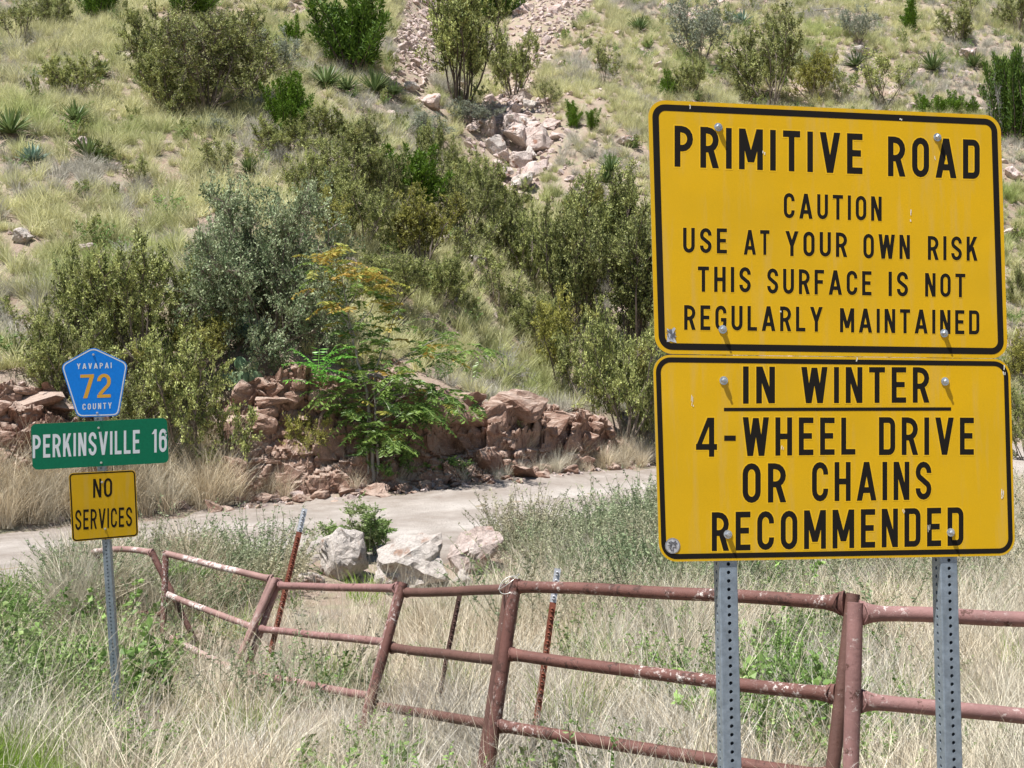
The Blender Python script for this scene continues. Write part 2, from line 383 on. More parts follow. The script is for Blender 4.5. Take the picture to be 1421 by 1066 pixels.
# ------------------------------------------------------------------ broken rock bank cut beside the road
def bank(p0, p1, hscale, seed, n=420):
    px = np.linspace(p0, p1, n); nt_ = 90
    yb = _interp_col(5, 0, px); zb = _interp_col(5, 1, px); yt = _interp_col(6, 0, px)
    e = np.clip(np.minimum((px - p0), (p1 - px)) / 60, 0, 1) ** .6
    hs = np.interp(px, *hscale) * e + .12 * vn(px * .03, 0, 0, seed) * e
    t = np.linspace(0, 1, nt_)
    T, PX = np.meshgrid(t, px); H = hs[:, None]
    face = np.clip(T / .62, 0, 1); shelf = np.clip((T - .62) / .38, 0, 1)
    Y0 = yb[:, None] - .62 + .95 * face ** 1.15 + shelf * (yt - yb + .7)[:, None]
    X0 = (PX - CX) / F * Y0
    Zg = gz(X0, Y0, False)
    Z0 = zb[:, None] - .35 + face * (H + .35)
    ztop = zb[:, None] + H
    Z0 = np.where(shelf > 0, ztop + (Zg - ztop) * shelf ** .7 + .04, Z0)
    # blocky relief
    wx, wz = X0 + .25 * vn(X0 * 1.5, Z0 * 1.5, 0, 60), Z0 + .2 * vn(X0 * 1.7, Z0 * 1.7, 5, 61)
    va = [np.zeros(X0.shape) for _ in range(3)]; vb = [np.zeros(X0.shape) for _ in range(3)]
    a1, a2, r1 = cells(wx * 1.15, Y0 * .8, wz * 1.05, 70, va)
    b1, b2, r2 = cells(wx * 3.1, Y0 * 2.5, wz * 3.0, 75, vb)
    fr = lambda q, k: ((q * 7919 * k) % 1.0) - .5
    tiltA = va[0] * fr(r1, 3) * .9 + va[2] * (fr(r1, 5) * .5 - .25); tiltB = vb[0] * fr(r2, 3) * .34 + vb[2] * (fr(r2, 5) * .3 - .10)
    c1, c2, r3 = cells(wx * 8, Y0 * 7, wz * 8, 79)
    rel = (r1 - .5) * .50 + tiltA - .10 * np.exp(-((a2 - a1) / .05) ** 2)
    rel = rel + (r2 - .5) * .24 + tiltB - .05 * np.exp(-((b2 - b1) / .05) ** 2) + (r3 - .5) * .11
    rel = rel + .16 * fbm(X0 * .8, Z0 * .5, 0, 90, 3) + .05 * fbm(X0 * 6, Z0 * 6, 0, 95, 3)
    step = Z0 * 2.3 + .35 * vn(X0 * .6, Z0 * .4, 0, 97) + .5 * r1
    rel = rel + .16 * (.5 - np.abs((step % 1.0) - .0) ** .7)
    env = (.25 + .75 * np.clip(face * 3, 0, 1)) * (1 - .55 * shelf) * e[:, None]
    Yd = Y0 - rel * env * .55
    Xd = X0 + .10 * (r2 - .5) * env
    Zd = Z0 + (rel * .25 + (r2 - .5) * .10 + (r3 - .5) * .05) * env * (face > .5)
    # overhanging lip
    lip = np.exp(-((T - .60) / .06) ** 2); Yd = Yd - .07 * lip * e[:, None]
    # sink the back edge
    Zd = np.where(T > .985, Zd - .25, Zd)
    nx, ny = PX.shape
    i = np.arange(nx - 1)[:, None] * ny; j = np.arange(ny - 1)[None]
    f = np.stack([i + j, i + ny + j, i + ny + j + 1, i + j + 1], -1).reshape(-1, 4)
    mb = MB(); mb.add(np.stack([Xd, Yd, Zd], -1), f)
    ob = tag(link('rock_bank', mb.mesh('rock_bank', M['bank'], False)), kind='structure')
    # broken blocks standing out of the bank
    r = np.random.default_rng(seed + 50)
    for q in range(int((p1 - p0) / 5.2)):
        i_ = r.integers(8, n - 8); j_ = int(nt_ * r.choice([r.uniform(.10, .5), r.uniform(.45, .70), r.uniform(.5, .62)])); sz = float(np.exp(r.normal() * .60)) * .38
        if hs[i_] < .5 or (590 < px[i_] < 770 and j_ < .5 * nt_ and r.random() < .75): continue
        o = link('rock', BLK[q % len(BLK)], ob, (Xd[i_, j_], Yd[i_, j_] + .10 * sz, Zd[i_, j_] - .10 * sz))
        o.scale = (sz * r.uniform(.9, 1.7), sz * r.uniform(.7, 1.1), sz * r.uniform(.7, 1.15)); o.rotation_euler = (r.normal() * .2, r.normal() * .22, r.normal() * .5)
    for q in range(int((p1 - p0) / 9)):
        i_ = r.integers(4, n - 4); sz = float(np.exp(r.normal() * .4)) * .26; x = float(Xd[i_, 4] + r.normal() * .1); y = float(Yd[i_, 6] - abs(r.normal()) * .28)
        o = link('rock', BLK[q % len(BLK)], ob, (x, y, float(gz(x, y)) + .1 * sz)); o.scale = (sz * 1.2, sz, sz * .8); o.rotation_euler = (r.normal() * .3, r.normal() * .3, r.uniform(0, 6))
    return ob
bank(268, 905, ([268, 330, 430, 520, 600, 700, 800, 860, 905], [1.0, 1.75, 2.0, 1.75, 1.55, 1.35, 1.05, .6, .2]), 1, 620)
bank(-260, 205, ([-260, -60, 20, 90, 150, 205], [1.3, 1.5, 1.65, 1.3, 1.0, .6]), 2, 420)

CLEAR = []
def rock_at(px, py, wpx, hpx, label, group, mat='pinkrock', seed=0, Y=None, rough=.05, depth=.8, cat='rock', name='boulder', sink=.22, npts=16, rot=None, sub=3):
    if Y is None: p = hit(px, py)
    else:
        q = at(px, py, Y); p = np.array([q[0], Y, float(gz(q[0], Y))])
    k = p[1] / F; W = wpx * k; H = hpx * k * 1.25
    CLEAR.append((p[0], p[1] - .1, W * .62))
    me = rock_mesh(name, seed, M[mat], (W, W * depth, H), sub, npts, rough)
    o = link(name, me, None, (p[0], p[1], p[2] + H * (.5 - sink)))
    o.rotation_euler = (0, 0, (rot if rot is not None else 0))
    return tag(o, label, cat, group)
g = 'boulders along the near road edge'
rock_at(480, 805, 74, 80, 'pale pointed boulder left of the largest roadside boulder', g, 'boulder', 3, None, .05)
rock_at(577, 812, 135, 92, 'largest pale roadside boulder with a flat sunlit top and broken brown right side', g, 'boulder', 11, None, .06, .8)
rock_at(543, 822, 66, 56, 'white rounded boulder leaning on the left front of the largest boulder', g, 'boulder', 21, None, .05)
rock_at(662, 790, 100, 62, 'flat topped tan boulder at road edge right of the largest boulder', g, 'pinkrock', 31, None, .05)
rock_at(640, 815, 40, 26, 'small broken boulder wedged below the flat topped tan boulder', g, 'boulder', 33, None, .05)
rock_at(430, 815, 52, 26, 'low white rock behind the rusty T-post, left of the pale pointed boulder', g, 'boulder', 41, None, .05)
rock_at(330, 830, 70, 42, 'orange crumbly rock in dry grass behind the leftmost long gate panel', g, 'dirtlump', 51, None, .09)
rock_at(795, 765, 60, 42, 'tan rock half hidden in weeds between boulders and yellow signs', g, 'pinkrock', 61, None, .06)

# gully block pile (read one by one off the photograph)
gully = [
 (728, 262, 34, 22, 'small pinkish block, lowest of the gully pile'), (700, 250, 26, 18, 'flat pink slab at the left foot of the gully pile'),
 (724, 232, 30, 24, 'grey pink block just above the foot of the gully pile'), (690, 214, 32, 26, 'block with a red shaded face at lower left of the gully pile'),
 (716, 210, 44, 36, 'big pale tilted block at the centre of the gully pile'), (752, 208, 44, 32, 'large block with a red brown face at right of the gully pile'),
 (735, 222, 22, 16, 'small white slab under the large red faced gully block'), (684, 188, 34, 32, 'tall pale rounded block at upper left of the gully pile'),
 (708, 184, 26, 24, 'grey block between the tall pale block and the red chip in the gully'), (728, 186, 26, 22, 'dark red chip faced block in the upper gully pile'),
 (746, 190, 28, 20, 'pale flat block above the large red faced gully block'), (657, 184, 20, 14, 'small round stone left of the gully pile'),
 (670, 178, 18, 14, 'small pale stone beside the tall pale gully block'), (712, 158, 24, 16, 'small pink block in the neck of the gully'),
 (725, 143, 24, 20, 'red brown block topping the gully pile'), (735, 150, 18, 14, 'pale chip beside the topmost red brown gully block'),
 (700, 224, 24, 16, 'brown slab left of the big tilted gully block'), (765, 178, 26, 14, 'low pale slab on the right rim of the gully pile'),
]
for i, (a, b, c, d, l) in enumerate(gully):
    rock_at(a, b, c * 1.35, d * 1.25, l, 'angular rocks piled in the gully', 'pinkrock' if i % 3 else 'boulder', 100 + i, None, .05, .9, npts=12, rot=i * 1.3, sub=2)
slope = [
 (598, 150, 40, 22, 'white flat topped rock with a brown front below the dark junipers'), (570, 125, 26, 14, 'flat red slab at the foot of the scree'),
 (344, 24, 24, 12, 'pale oval rock near the top between shrubs'), (112, 206, 34, 16, 'tan slab beside the yucca tufts on the left slope'),
 (30, 336, 34, 22, 'whitish weathered rock at left edge of the grassy slope'), (125, 352, 34, 16, 'low white rock above the large olive shrub'),
 (178, 82, 14, 9, 'tiny white rock under the twiggy shrub on the left slope'), (45, 66, 18, 10, 'brown rock at upper left under the corner shrub'),
 (1340, 82, 34, 16, 'pale rounded rock between yuccas on the right slope'), (1262, 42, 20, 10, 'small tan rock below the little juniper at upper right'),
 (1195, 75, 30, 12, 'low pink rock outcrop behind the dead yucca'), (1405, 248, 34, 20, 'pink rock to the right of the yellow sign near its top'),
 (1402, 330, 30, 18, 'pale rock right of the yellow sign at mid height'), (640, 120, 16, 10, 'small pale stone between the two gully shrubs'),
 (545, 165, 22, 12, 'tan rock left of the white flat topped rock'), (870, 200, 36, 14, 'low pink slab left of the yellow sign on the right slope'),
 (660, 370, 40, 20, 'pale stone in dry grass above the red bank'), (1060, 60, 24, 10, 'flat tan rock right of the pale top shrub'),
 (8, 640, 50, 40, 'red brown rock at the left frame edge on the bank'), (30, 600, 60, 40, 'pinkish broken block on top of the left bank'),
 (60, 640, 46, 30, 'brown block in the left bank behind the blue shield sign'),
]
for i, (a, b, c, d, l) in enumerate(slope):
    rock_at(a, b, c, d, l, 'single rocks on the slope', ['pinkrock', 'boulder', 'scree'][i % 3], 200 + i, None, .06, .9, npts=13, rot=i * .7, sub=2)

# ------------------------------------------------------------------ signs
M['yellow'] = panelmat('sign_yellow_sheeting', (.67, .385, .001))
M['yellow_edge'] = plain('sign_yellow_lighter_edge', (.74, .44, .012), .5, 0, .2)
M['black'] = plain('sign_black_print', (.012, .010, .008), .6, 0, .12)
M['blue'] = plain('sign_blue_sheeting', (.006, .23, .80), .45, 0, .2, 60, .08)
M['green'] = plain('sign_green_sheeting', (.002, .17, .085), .45, 0, .2, 60, .1)
M['white'] = plain('sign_white_print', (.72, .77, .80), .45)
M['amber'] = plain('sign_amber_print', (.75, .40, .03), .45)
M['alu'] = plain('sign_sheet_edge', (.45, .38, .15), .5, .3)
M['zinc'] = plain('bolt_zinc', (.55, .58, .60), .3, .8, .5, 90, .3)
M['sticker'] = plain('silver_sticker', (.62, .62, .64), .35, .5, .5, 160, .35)
M['stickerdark'] = plain('sticker_emblem_print', (.12, .12, .13), .5)
M['galv'] = plain('galvanised_post_steel', (.25, .30, .35), .42, .45, .5, 40, .25, .1)
M['scuff'] = plain('scuffed_bare_metal', (.75, .72, .62), .5)

def quad_map(corn):
    c = [np.array(p, float) for p in corn]     # tl tr br bl
    def m(u, v):
        u = np.asarray(u, float)[..., None]; v = np.asarray(v, float)[..., None]
        return (c[0] * (1 - u) + c[1] * u) * (1 - v) + (c[3] * (1 - u) + c[2] * u) * v
    return m
class Plane:
    def __init__(s, yaw, tilt, c, dist):
        s.n = np.array([math.sin(yaw) * math.cos(tilt), -math.cos(yaw) * math.cos(tilt), math.sin(tilt)])
        s.p = np.array([0, 0, CZ]) + ray(*c) * dist
    def px(s, p, off=0.0):
        d = ray(*p); o = np.array([0, 0, CZ])
        q = o + d * (np.dot(s.p - o, s.n) / np.dot(d, s.n))
        return q + s.n * off
def rrect(w, h, r, n=8, inset=0):
    r = max(r - inset, .004); x0, y0, x1, y1 = inset, inset, w - inset, h - inset
    o = []
    for cx, cy, a0 in ((x1 - r, y0 + r, -90), (x1 - r, y1 - r, 0), (x0 + r, y1 - r, 90), (x0 + r, y0 + r, 180)):
        for k in range(n + 1):
            a = math.radians(a0 + 90 * k / n); o.append((cx + r * math.cos(a), cy + r * math.sin(a)))
    return np.array(o)
def plate(name, loop, nrm, mat, edgemat, parent, base, th=.0025):
    """solid plate from a 3-d outline; front face along nrm"""
    bm = bmesh.new()
    fr = [bm.verts.new(p - base) for p in loop]; bk = [bm.verts.new(p - base - nrm * th) for p in loop]
    f = bm.faces.new(fr); f.normal_update()
    if f.normal.dot(Vector(nrm)) < 0: f.normal_flip()
    g_ = bm.faces.new(bk[::-1]); g_.material_index = 1
    k = len(loop)
    for i in range(k):
        q = bm.faces.new((fr[i], bk[i], bk[(i + 1) % k], fr[(i + 1) % k])); q.material_index = 1
    bmesh.ops.recalc_face_normals(bm, faces=bm.faces)
    me = bpy.data.meshes.new(name); bm.to_mesh(me); bm.free(); me.materials.append(mat); me.materials.append(edgemat)
    return link(name, me, parent)
def ribbon_ring(name, outer, inner, mat, parent, base):
    mb = MB(); k = len(outer); i = np.arange(k)
    mb.add(np.vstack([outer, inner]) - base, np.stack([i, (i + 1) % k, k + (i + 1) % k, k + i], -1))
    return link(name, mb.mesh(name, mat), parent)

# --- highway style stroke letters, unit height, y up
TK = .158
def arc(cx, cy, rx, ry, a0, a1, n=9):
    a = np.radians(np.linspace(a0, a1, n)); return [(cx + rx * math.cos(t), cy + ry * math.sin(t)) for t in a]
def glyph(ch, t=TK, W=None):
    W = W or {'M': .66, 'W': .76, 'I': t, '1': .28, 'A': .60, 'V': .56, 'Y': .56, '-': .36, 'E': .44, 'F': .44, 'L': .43, '4': .6, 'T': .48}.get(ch, .50)
    h = t / 2; L, R, B, T, C = h, W - h, h, 1 - h, W / 2; r = C - h; ry = r * 1.15
    P = []                                            # ('p', points) ribbon, ('d', a, b, w) diagonal with level ends
    V = lambda x, a=0, b=1: P.append(('p', [(x, a), (x, b)]))
    H = lambda y, a, b: P.append(('p', [(a, y), (b, y)]))
    D = lambda a, b, w_=1.12: P.append(('d', a, b, t * w_))
    if ch == 'A': D((h, 0), (C, 1)); D((R, 0), (C, 1)); H(.27, .13, W - .13)
    elif ch in 'CG':
        pts = [(R, .68)] + arc(C, T - ry, r, ry, 0, 180) + arc(C, B + ry, r, ry, 180, 360)
        if ch == 'C': P.append(('p', pts + [(R, .32)]))
        else: P.append(('p', pts + [(R, .50)])); H(.50 - h, C, R)
    elif ch == 'D': V(L); P.append(('p', [(L, T), (R - r * .7, T)] + arc(R - r * .7, T - r * .8, r * .7, r * .8, 90, 0, 6) + arc(R - r * .7, B + r * .8, r * .7, r * .8, 0, -90, 6) + [(L, B)]))
    elif ch == 'E': V(L); H(T, L, W); H(B, L, W); H(.51, L, W * .9)
    elif ch == 'F': V(L); H(T, L, W); H(.51, L, W * .88)
    elif ch == 'H': V(L); V(R); H(.5, L, R)
    elif ch == 'I': V(C)
    elif ch == 'K': V(L); D((L + .02, .34), (R - .01, 1)); D((L + .18, .58), (R + .01, 0))
    elif ch == 'L': V(L); H(B, L, W)
    elif ch == 'M': V(L); V(R); D((L + .01, 1), (C, .18)); D((R - .01, 1), (C, .18))
    elif ch == 'N': V(L); V(R); D((L + .01, 1), (R - .01, 0))
    elif ch == 'O': P.append(('c', arc(C, T - ry, r, ry, 0, 180) + arc(C, B + ry, r, ry, 180, 360)))
    elif ch in 'PR':
        q = .235; V(L); P.append(('p', [(L, T), (R - q, T)] + arc(R - q * .9, T - q, q * .9, q - .005, 90, -90, 9) + [(L, T - 2 * q + .01)]))
        if ch == 'R': D((C + .02, .48), (R, 0))
    elif ch == 'S': P.append(('p', [(R, .70)] + arc(C, T - ry, r, ry, 0, 180) + arc(C, .5 + .21, r, .17, 180, 245, 4) + arc(C, .5 - .21, r, .17, 65, 0, 4) + arc(C, B + ry, r, ry, 0, -180) + [(L, .30)]))
    elif ch == 'T': H(T, 0, W); V(C)
    elif ch == 'U': P.append(('p', [(L, 1)] + arc(C, B + ry, r, ry, 180, 360) + [(R, 1)]))
    elif ch == 'V': D((h, 1), (C, 0)); D((R, 1), (C, 0))
    elif ch == 'W': D((h, 1), (W * .28, 0)); D((C, .98), (W * .28, 0)); D((C, .98), (W * .72, 0)); D((R, 1), (W * .72, 0))
    elif ch == 'Y': D((h, 1), (C, .42)); D((R, 1), (C, .42)); V(C, 0, .5)
    elif ch == '-': H(.45, 0, W)
    elif ch == '4': V(W * .74); H(.25, 0, W); D((h, .27), (W * .66, 1), .95)
    elif ch == '7': H(T, 0, W); D((W * .36, 0), (R, .93))
    elif ch == '2': P.append(('p', [(L, .70)] + arc(C, T - ry, r, ry, 180, 0) + [(R, .62), (R * .93, .52), (L + .02, .14)])); H(B, 0, W)
    elif ch == '1': V(W - h); D((.03, .80), (W - h, .99), .9)
    elif ch == '6':
        P.append(('c', arc(C, .62 - r, r, r, 0, 180) + arc(C, B + ry, r, ry, 180, 360)))
        P.append(('p', [(R, .76)] + arc(C, T - ry, r, ry, 0, 180) + [(L, .4)]))
    return W, P
def strokes(P, t, grow=0.0):
    out = []
    for s in P:
        if s[0] == 'd':
            (x0, y0), (x1, y1), w_ = s[1], s[2], s[3] / 2 + grow
            dy = grow * (1 if y1 > y0 else -1)
            out.append((np.array([(x0 - w_, y0 - dy), (x0 + w_, y0 - dy), (x1 + w_, y1 + dy), (x1 - w_, y1 + dy)]), np.array([[0, 1, 2, 3]])))
        else:
            p = np.array(s[1], float); keep = [0] + [i for i in range(1, len(p)) if np.hypot(*(p[i] - p[i - 1])) > 1e-4]; p = p[keep]
            cl = s[0] == 'c'; k = len(p)
            if cl and np.hypot(*(p[0] - p[-1])) < 1e-4: p = p[:-1]; k -= 1
            if cl: d0 = norm(p - np.roll(p, 1, 0)); d1 = norm(np.roll(p, -1, 0) - p)
            else:
                sg = norm(np.diff(p, axis=0)); d0 = np.vstack([sg[:1], sg]); d1 = np.vstack([sg, sg[-1:]])
                p = p.copy(); p[0] -= sg[0] * grow; p[-1] += sg[-1] * grow
            m = norm(d0 + d1); nn = np.stack([-m[:, 1], m[:, 0]], -1)
            n0 = np.stack([-d0[:, 1], d0[:, 0]], -1); sc = 1 / np.clip((nn * n0).sum(1), .5, 1)
            off = nn * (t / 2 + grow) * sc[:, None]
            i = np.arange(k if cl else k - 1); j = (i + 1) % k
            out.append((np.vstack([p + off, p - off]), np.stack([i, j, k + j, k + i], -1)))
    return out
def word_mesh(mb, text, tl, tr, br, bl, pl, base, off, t=TK, gap=.20, grow=0.0, flip=1):
    gl = [glyph(c, t) for c in text]
    tot = sum(g_[0] for g_ in gl) + gap * (len(text) - 1)
    mp = quad_map([pl.px(p) for p in (tl, tr, br, bl)])
    x = 0; k = 0
    for W, P in gl:
        for pts, f in strokes(P, t, grow):
            q = mp((pts[:, 0] + x) / tot, 1 - pts[:, 1]) + pl.n * (off + .00003 * (k % 6)); k += 1
            mb.add(q - base, f)
        x += W + gap
def words(parent, pl, base, lst, mat, off, name='lettering', halo=None, t=TK, gap=.20):
    for text, x0, x1, tl, tr, bl, br in lst:
        a = MB(); b = MB()
        cs = ((x0, tl), (x1, tr), (x1, br), (x0, bl))
        word_mesh(a, text, *cs, pl, base, off + .0003, t, gap)
        if halo: word_mesh(b, text, *cs, pl, base, off, t, gap, grow=.032)
        link(name, a.mesh(name, mat), parent)
        if halo: link('letter_outline', b.mesh('letter_outline', halo), parent)
def bolt(parent, pl, base, p, r=.0105, head=.012):
    c = pl.px(p) - base; n = pl.n; mb = MB()
    tube(mb, [c + n * .0003, c + n * .0028], r * 1.25, 16)          # washer
    tube(mb, [c + n * .0028, c + n * head, c + n * (head + .002)], [r * .82, r * .80, r * .6], 6)
    tube(mb, [c + n * head, c + n * (head + .006)], r * .36, 8)
    return link('bolt', mb.mesh('bolt', M['zinc']), parent)
def perforated_post(parent, base, top, foot, face_n, w_, pitch=.0254, label=None, hole=.0060):
    """square tube of sheet steel with a row of real holes on every face"""
    ax = norm(np.array(top) - np.array(foot)); L = np.linalg.norm(np.array(top) - np.array(foot))
    fx = norm(np.cross(ax, face_n)); fy = np.cross(fx, ax)
    mb = MB(); n = int(L / pitch)
    a8 = np.arange(8) * np.pi / 4
    for s, (u, v) in enumerate(((fx, fy), (fy, -fx), (-fx, -fy), (-fy, fx))):
        h = w_ / 2
        ring = np.array([(1, 0), (1, 1), (0, 1), (-1, 1), (-1, 0), (-1, -1), (0, -1), (1, -1)], float)
        sq = ring * np.array([h * .88, pitch / 2])
        ho = np.stack([np.cos(a8), np.sin(a8)], -1) * hole
        i = np.arange(8); f1 = np.stack([i, (i + 1) % 8, 8 + (i + 1) % 8, 8 + i], -1); f2 = f1 + 8
        V_ = []; Fa = []
        for k in range(n):
            c = np.array(foot) + ax * (k + .5) * pitch + v * h
            p = [c + u * q[0] + ax * q[1] for q in sq] + [c + u * q[0] + ax * q[1] for q in ho] + [c + u * q[0] + ax * q[1] - v * .004 for q in ho]
            V_.append(np.array(p)); Fa.append(np.vstack([f1, f2]) + 24 * k)
        mb.add(np.vstack(V_) - base, np.vstack(Fa))
        # rounded corner strip
        cs = [v * h + u * h * .88, v * h * .965 + u * h * .965, u * h + v * h * .88]
        V_ = [np.array(foot) + c for c in cs] + [np.array(foot) + ax * n * pitch + c for c in cs]
        mb.add(np.array(V_) - base, np.array([[0, 1, 4, 3], [1, 2, 5, 4]]))
    o = link('post', mb.mesh('post', M['galv']), parent)
    if label: o['label'] = label
    return o

# yellow double sign
pl = Plane(math.radians(9), math.radians(2), (1150, 470), 3.84)
base = np.array([*pl.px((1165, 640))[:2], float(gz(pl.px((1165, 640))[0], 4.0))])
big = empty('warning_sign', base, 'large yellow double warning sign with black lettering on two holed steel posts at right', 'road sign')
def rounded_panel(name, corners, w_, h_, r, mat, parent, pl, base, label=None, border=None, bmat=None):
    mp = quad_map([pl.px(c) for c in corners])
    def loop(ins, off): 
        q = rrect(w_, h_, r, 8, ins); return mp(q[:, 0] / w_, q[:, 1] / h_) + pl.n * off
    o = plate(name, loop(0, 0), pl.n, mat, M['alu'], parent, base)
    if label: o['label'] = label
    if border:
        a, b = border
        ribbon_ring('border', loop(a, .0004), loop(a + b, .0004), bmat, o, base)
    return o
p1 = rounded_panel('sign_panel', [(899, 138.3), (1388.3, 160.4), (1398.5, 497.7), (909, 491)], 1.165, .787, .055, M['yellow'], big, pl, base,
                   'upper yellow panel with six lines of black lettering', (.0125, .0205), M['black'])
p2 = rounded_panel('sign_panel', [(906, 492.2), (1401.6, 498.4), (1409, 771), (915, 780)], 1.165, .62, .055, M['yellow'], big, pl, base,
                   'lower yellow panel reading IN WINTER 4-WHEEL DRIVE OR CHAINS RECOMMENDED', (.0075, .0155), M['black'])
O1 = .0002
words(p1, pl, base, [
 ('PRIMITIVE', 936, 1196.8, 174.4, 185.9, 231.2, 241.8), ('ROAD', 1232.2, 1359.5, 189.3, 194.2, 244.5, 248.6),
], M['black'], O1, halo=M['yellow_edge'])
words(p1, pl, base, [
 ('CAUTION', 1087.5, 1223.4, 267.7, 273, 302.7, 306.8),
 ('USE', 947.8, 1008.7, 316, 317.2, 350.7, 351.9), ('AT', 1032.3, 1067.7, 319, 319.6, 353.4, 353.8), ('YOUR', 1090, 1175.4, 320.6, 323, 355.3, 356.8),
 ('OWN', 1197.9, 1262.6, 324.4, 326.3, 358.7, 359.7), ('RISK', 1287.4, 1355.9, 327.5, 328.6, 360.6, 362.1),
 ('THIS', 968.3, 1041.8, 369.8, 370.9, 404.8, 405.9), ('SURFACE', 1064.6, 1209.3, 372.4, 376.6, 407.4, 410.1), ('IS', 1232.9, 1260, 377, 377.4, 410.9, 411.6),
 ('NOT', 1283.6, 1339.5, 378.9, 380, 411.6, 412.8),
 ('REGULARLY', 949.3, 1141.2, 423.4, 426.1, 457.7, 460.4), ('MAINTAINED', 1165.5, 1359, 427.6, 431, 461.1, 464.2),
], M['black'], O1, halo=M['yellow_edge'], t=.15, gap=.22)
words(p2, pl, base, [
 ('IN', 1031, 1075.3, 508.5, 509, 560.3, 559.6), ('WINTER', 1112.2, 1289.3, 509.3, 509.7, 559.6, 558.8),
 ('4', 965.7, 995, 579.7, 579.7, 633.8, 633.8), ('WHEEL', 1031, 1186.9, 579, 579.7, 633, 630.8), ('DRIVE', 1219.6, 1351.3, 579, 579.7, 631.5, 631.1),
 ('OR', 1030.4, 1090.5, 643, 643, 698, 697), ('CHAINS', 1126.7, 1292.3, 641.4, 640.7, 695.9, 693.2),
 ('RECOMMENDED', 987.7, 1336.9, 711, 703.9, 764.8, 757.2),
], M['black'], O1, halo=M['yellow_edge'], t=.15)
def bar(parent, pl, base, name, c, mat, off=.0005):
    mb = MB(); mb.add(np.array([pl.px(p, off) for p in c]) - base, np.array([[0, 1, 2, 3]])); return link(name, mb.mesh(name, mat), parent)
bar(p2, pl, base, 'underline', [(1004.5, 566), (1319.7, 565.3), (1319.7, 569.9), (1004.5, 570.6)], M['black'])
bar(p2, pl, base, 'hyphen', [(1004.9, 604.5), (1020.9, 604.5), (1020.9, 611.8), (1004.9, 611.8)], M['black'])
for p in ((996.5, 176.7), (1300.3, 190.8), (1002.6, 457.3), (1309.8, 462.6)): bolt(p1, pl, base, p)
for p in ((1004, 528.3), (1311, 529.5), (1009.8, 741.6), (1319, 738.9)): bolt(p2, pl, base, p)
def sticker(parent, p, r, seed, torn=False):
    r = r * (1.25 if torn else 1); c = pl.px(p) - base; u = norm(np.cross(pl.n, [0, 0, 1.])); v = np.cross(u, pl.n); u = -u
    R = np.random.default_rng(seed); a = np.arange(26) * 2 * np.pi / 26
    rr = r * (R.uniform(.55, 1.1, 26) * np.where(np.abs(np.cos(a)) > .6, .62, 1.05) if torn else np.ones(26))
    vv = [c + pl.n * .0013] + [c + pl.n * .0011 + u * math.cos(t) * q + v * math.sin(t) * q for t, q in zip(a, rr)]
    i = np.arange(26); mb = MB(); mb.add(vv, np.stack([np.zeros(26, int), 1 + i, 1 + (i + 1) % 26], -1))
    o = link('sticker', mb.mesh('sticker', M['sticker']), parent)
    # emblem print: thin ring and scribbled crest
    mb = MB()
    if not torn:
        for q0, q1 in ((.90, .96),):
            A = [c + pl.n * .0017 + (u * math.cos(t) + v * math.sin(t)) * r * q for q in (q0, q1) for t in a]
            mb.add(A, np.stack([i, (i + 1) % 26, 26 + (i + 1) % 26, 26 + i], -1))
    for k in range(16):
        x, y = R.uniform(-.5, .5, 2) * r; s = R.uniform(.06, .16) * r; t = R.uniform(0, 3)
        d1 = (u * math.cos(t) + v * math.sin(t)) * s * 2; d2 = (u * -math.sin(t) + v * math.cos(t)) * s * .6; q = c + pl.n * (.0018 + .00005 * k) + u * x + v * y
        mb.add([q - d1 - d2, q + d1 - d2, q + d1 + d2, q - d1 + d2], np.array([[0, 1, 2, 3]]))
    return o, mb
for par, p, r, sdd, torn in ((p2, (933.3, 757.5), .0235, 1, False), (p1, (931.4, 465.3), .021, 2, True)):
    o, mb = sticker(par, p, r, sdd, torn)
    bm_ = mb.mesh('emblem', M['stickerdark'])
    # emblem print joins the sticker as a second material
    e = bmesh.new(); e.from_mesh(o.data); n0 = len(e.faces); e.from_mesh(bm_); e.faces.ensure_lookup_table()
    for f in e.faces[n0:]: f.material_index = 1
    e.to_mesh(o.data); e.free(); o.data.materials.append(M['stickerdark'])
# scuffs and nicks on the sheeting
R = random.Random(4)
for par, pts in ((p1, [(958, 148, 3), (1250, 165, 2), (1264, 295, 4), (1264, 306, 3), (1298, 220, 3), (1060, 212, 3), (1084, 434, 2)]),
                 (p2, [(961, 553, 6), (961, 562, 4), (1391, 683, 5), (1390, 690, 3), (1289, 733, 6), (1188, 499, 3), (1086, 621, 4), (1254, 710, 3), (1394, 510, 6), (1393, 518, 4)])):
    for x, y, l in pts:
        mb = MB()
        for k in range(3):
            a, b = x + R.uniform(-1.5, 1.5), y + R.uniform(-2, 2); q = R.uniform(.25, .6); ll = l * R.uniform(.3, .7); sk = R.uniform(-.6, .6)
            mb.add([pl.px(t, .0010 + .0001 * k) - base for t in ((a - q, b - ll), (a + q, b - ll * .8), (a + q + sk, b + ll), (a - q + sk, b + ll * .9))], np.array([[0, 1, 2, 3]]))
        link('scuff', mb.mesh('scuff', M['scuff']), par)
# posts: behind both panels
def post_line(pl, pt, pb, w_, back, ztop=None, ground=None):
    a = pl.px(pt) - pl.n * back; 
    db = ray(*pb); b0 = pl.px(pb) - pl.n * back
    d = norm(b0 - a); k = (ground - a[2]) / d[2]
    return a, a + d * k
for (xt, yt), (xb, yb_) in (((999, 172), (1017.5, 1066)), ((1303, 187), (1325.5, 1066))):
    x0 = xt; a, f_ = post_line(pl, (xt, yt), (xb, yb_), .057, .034, ground=float(gz(1.2, 4.2)) - .3)
    perforated_post(big, base, a, f_, pl.n, .0575)

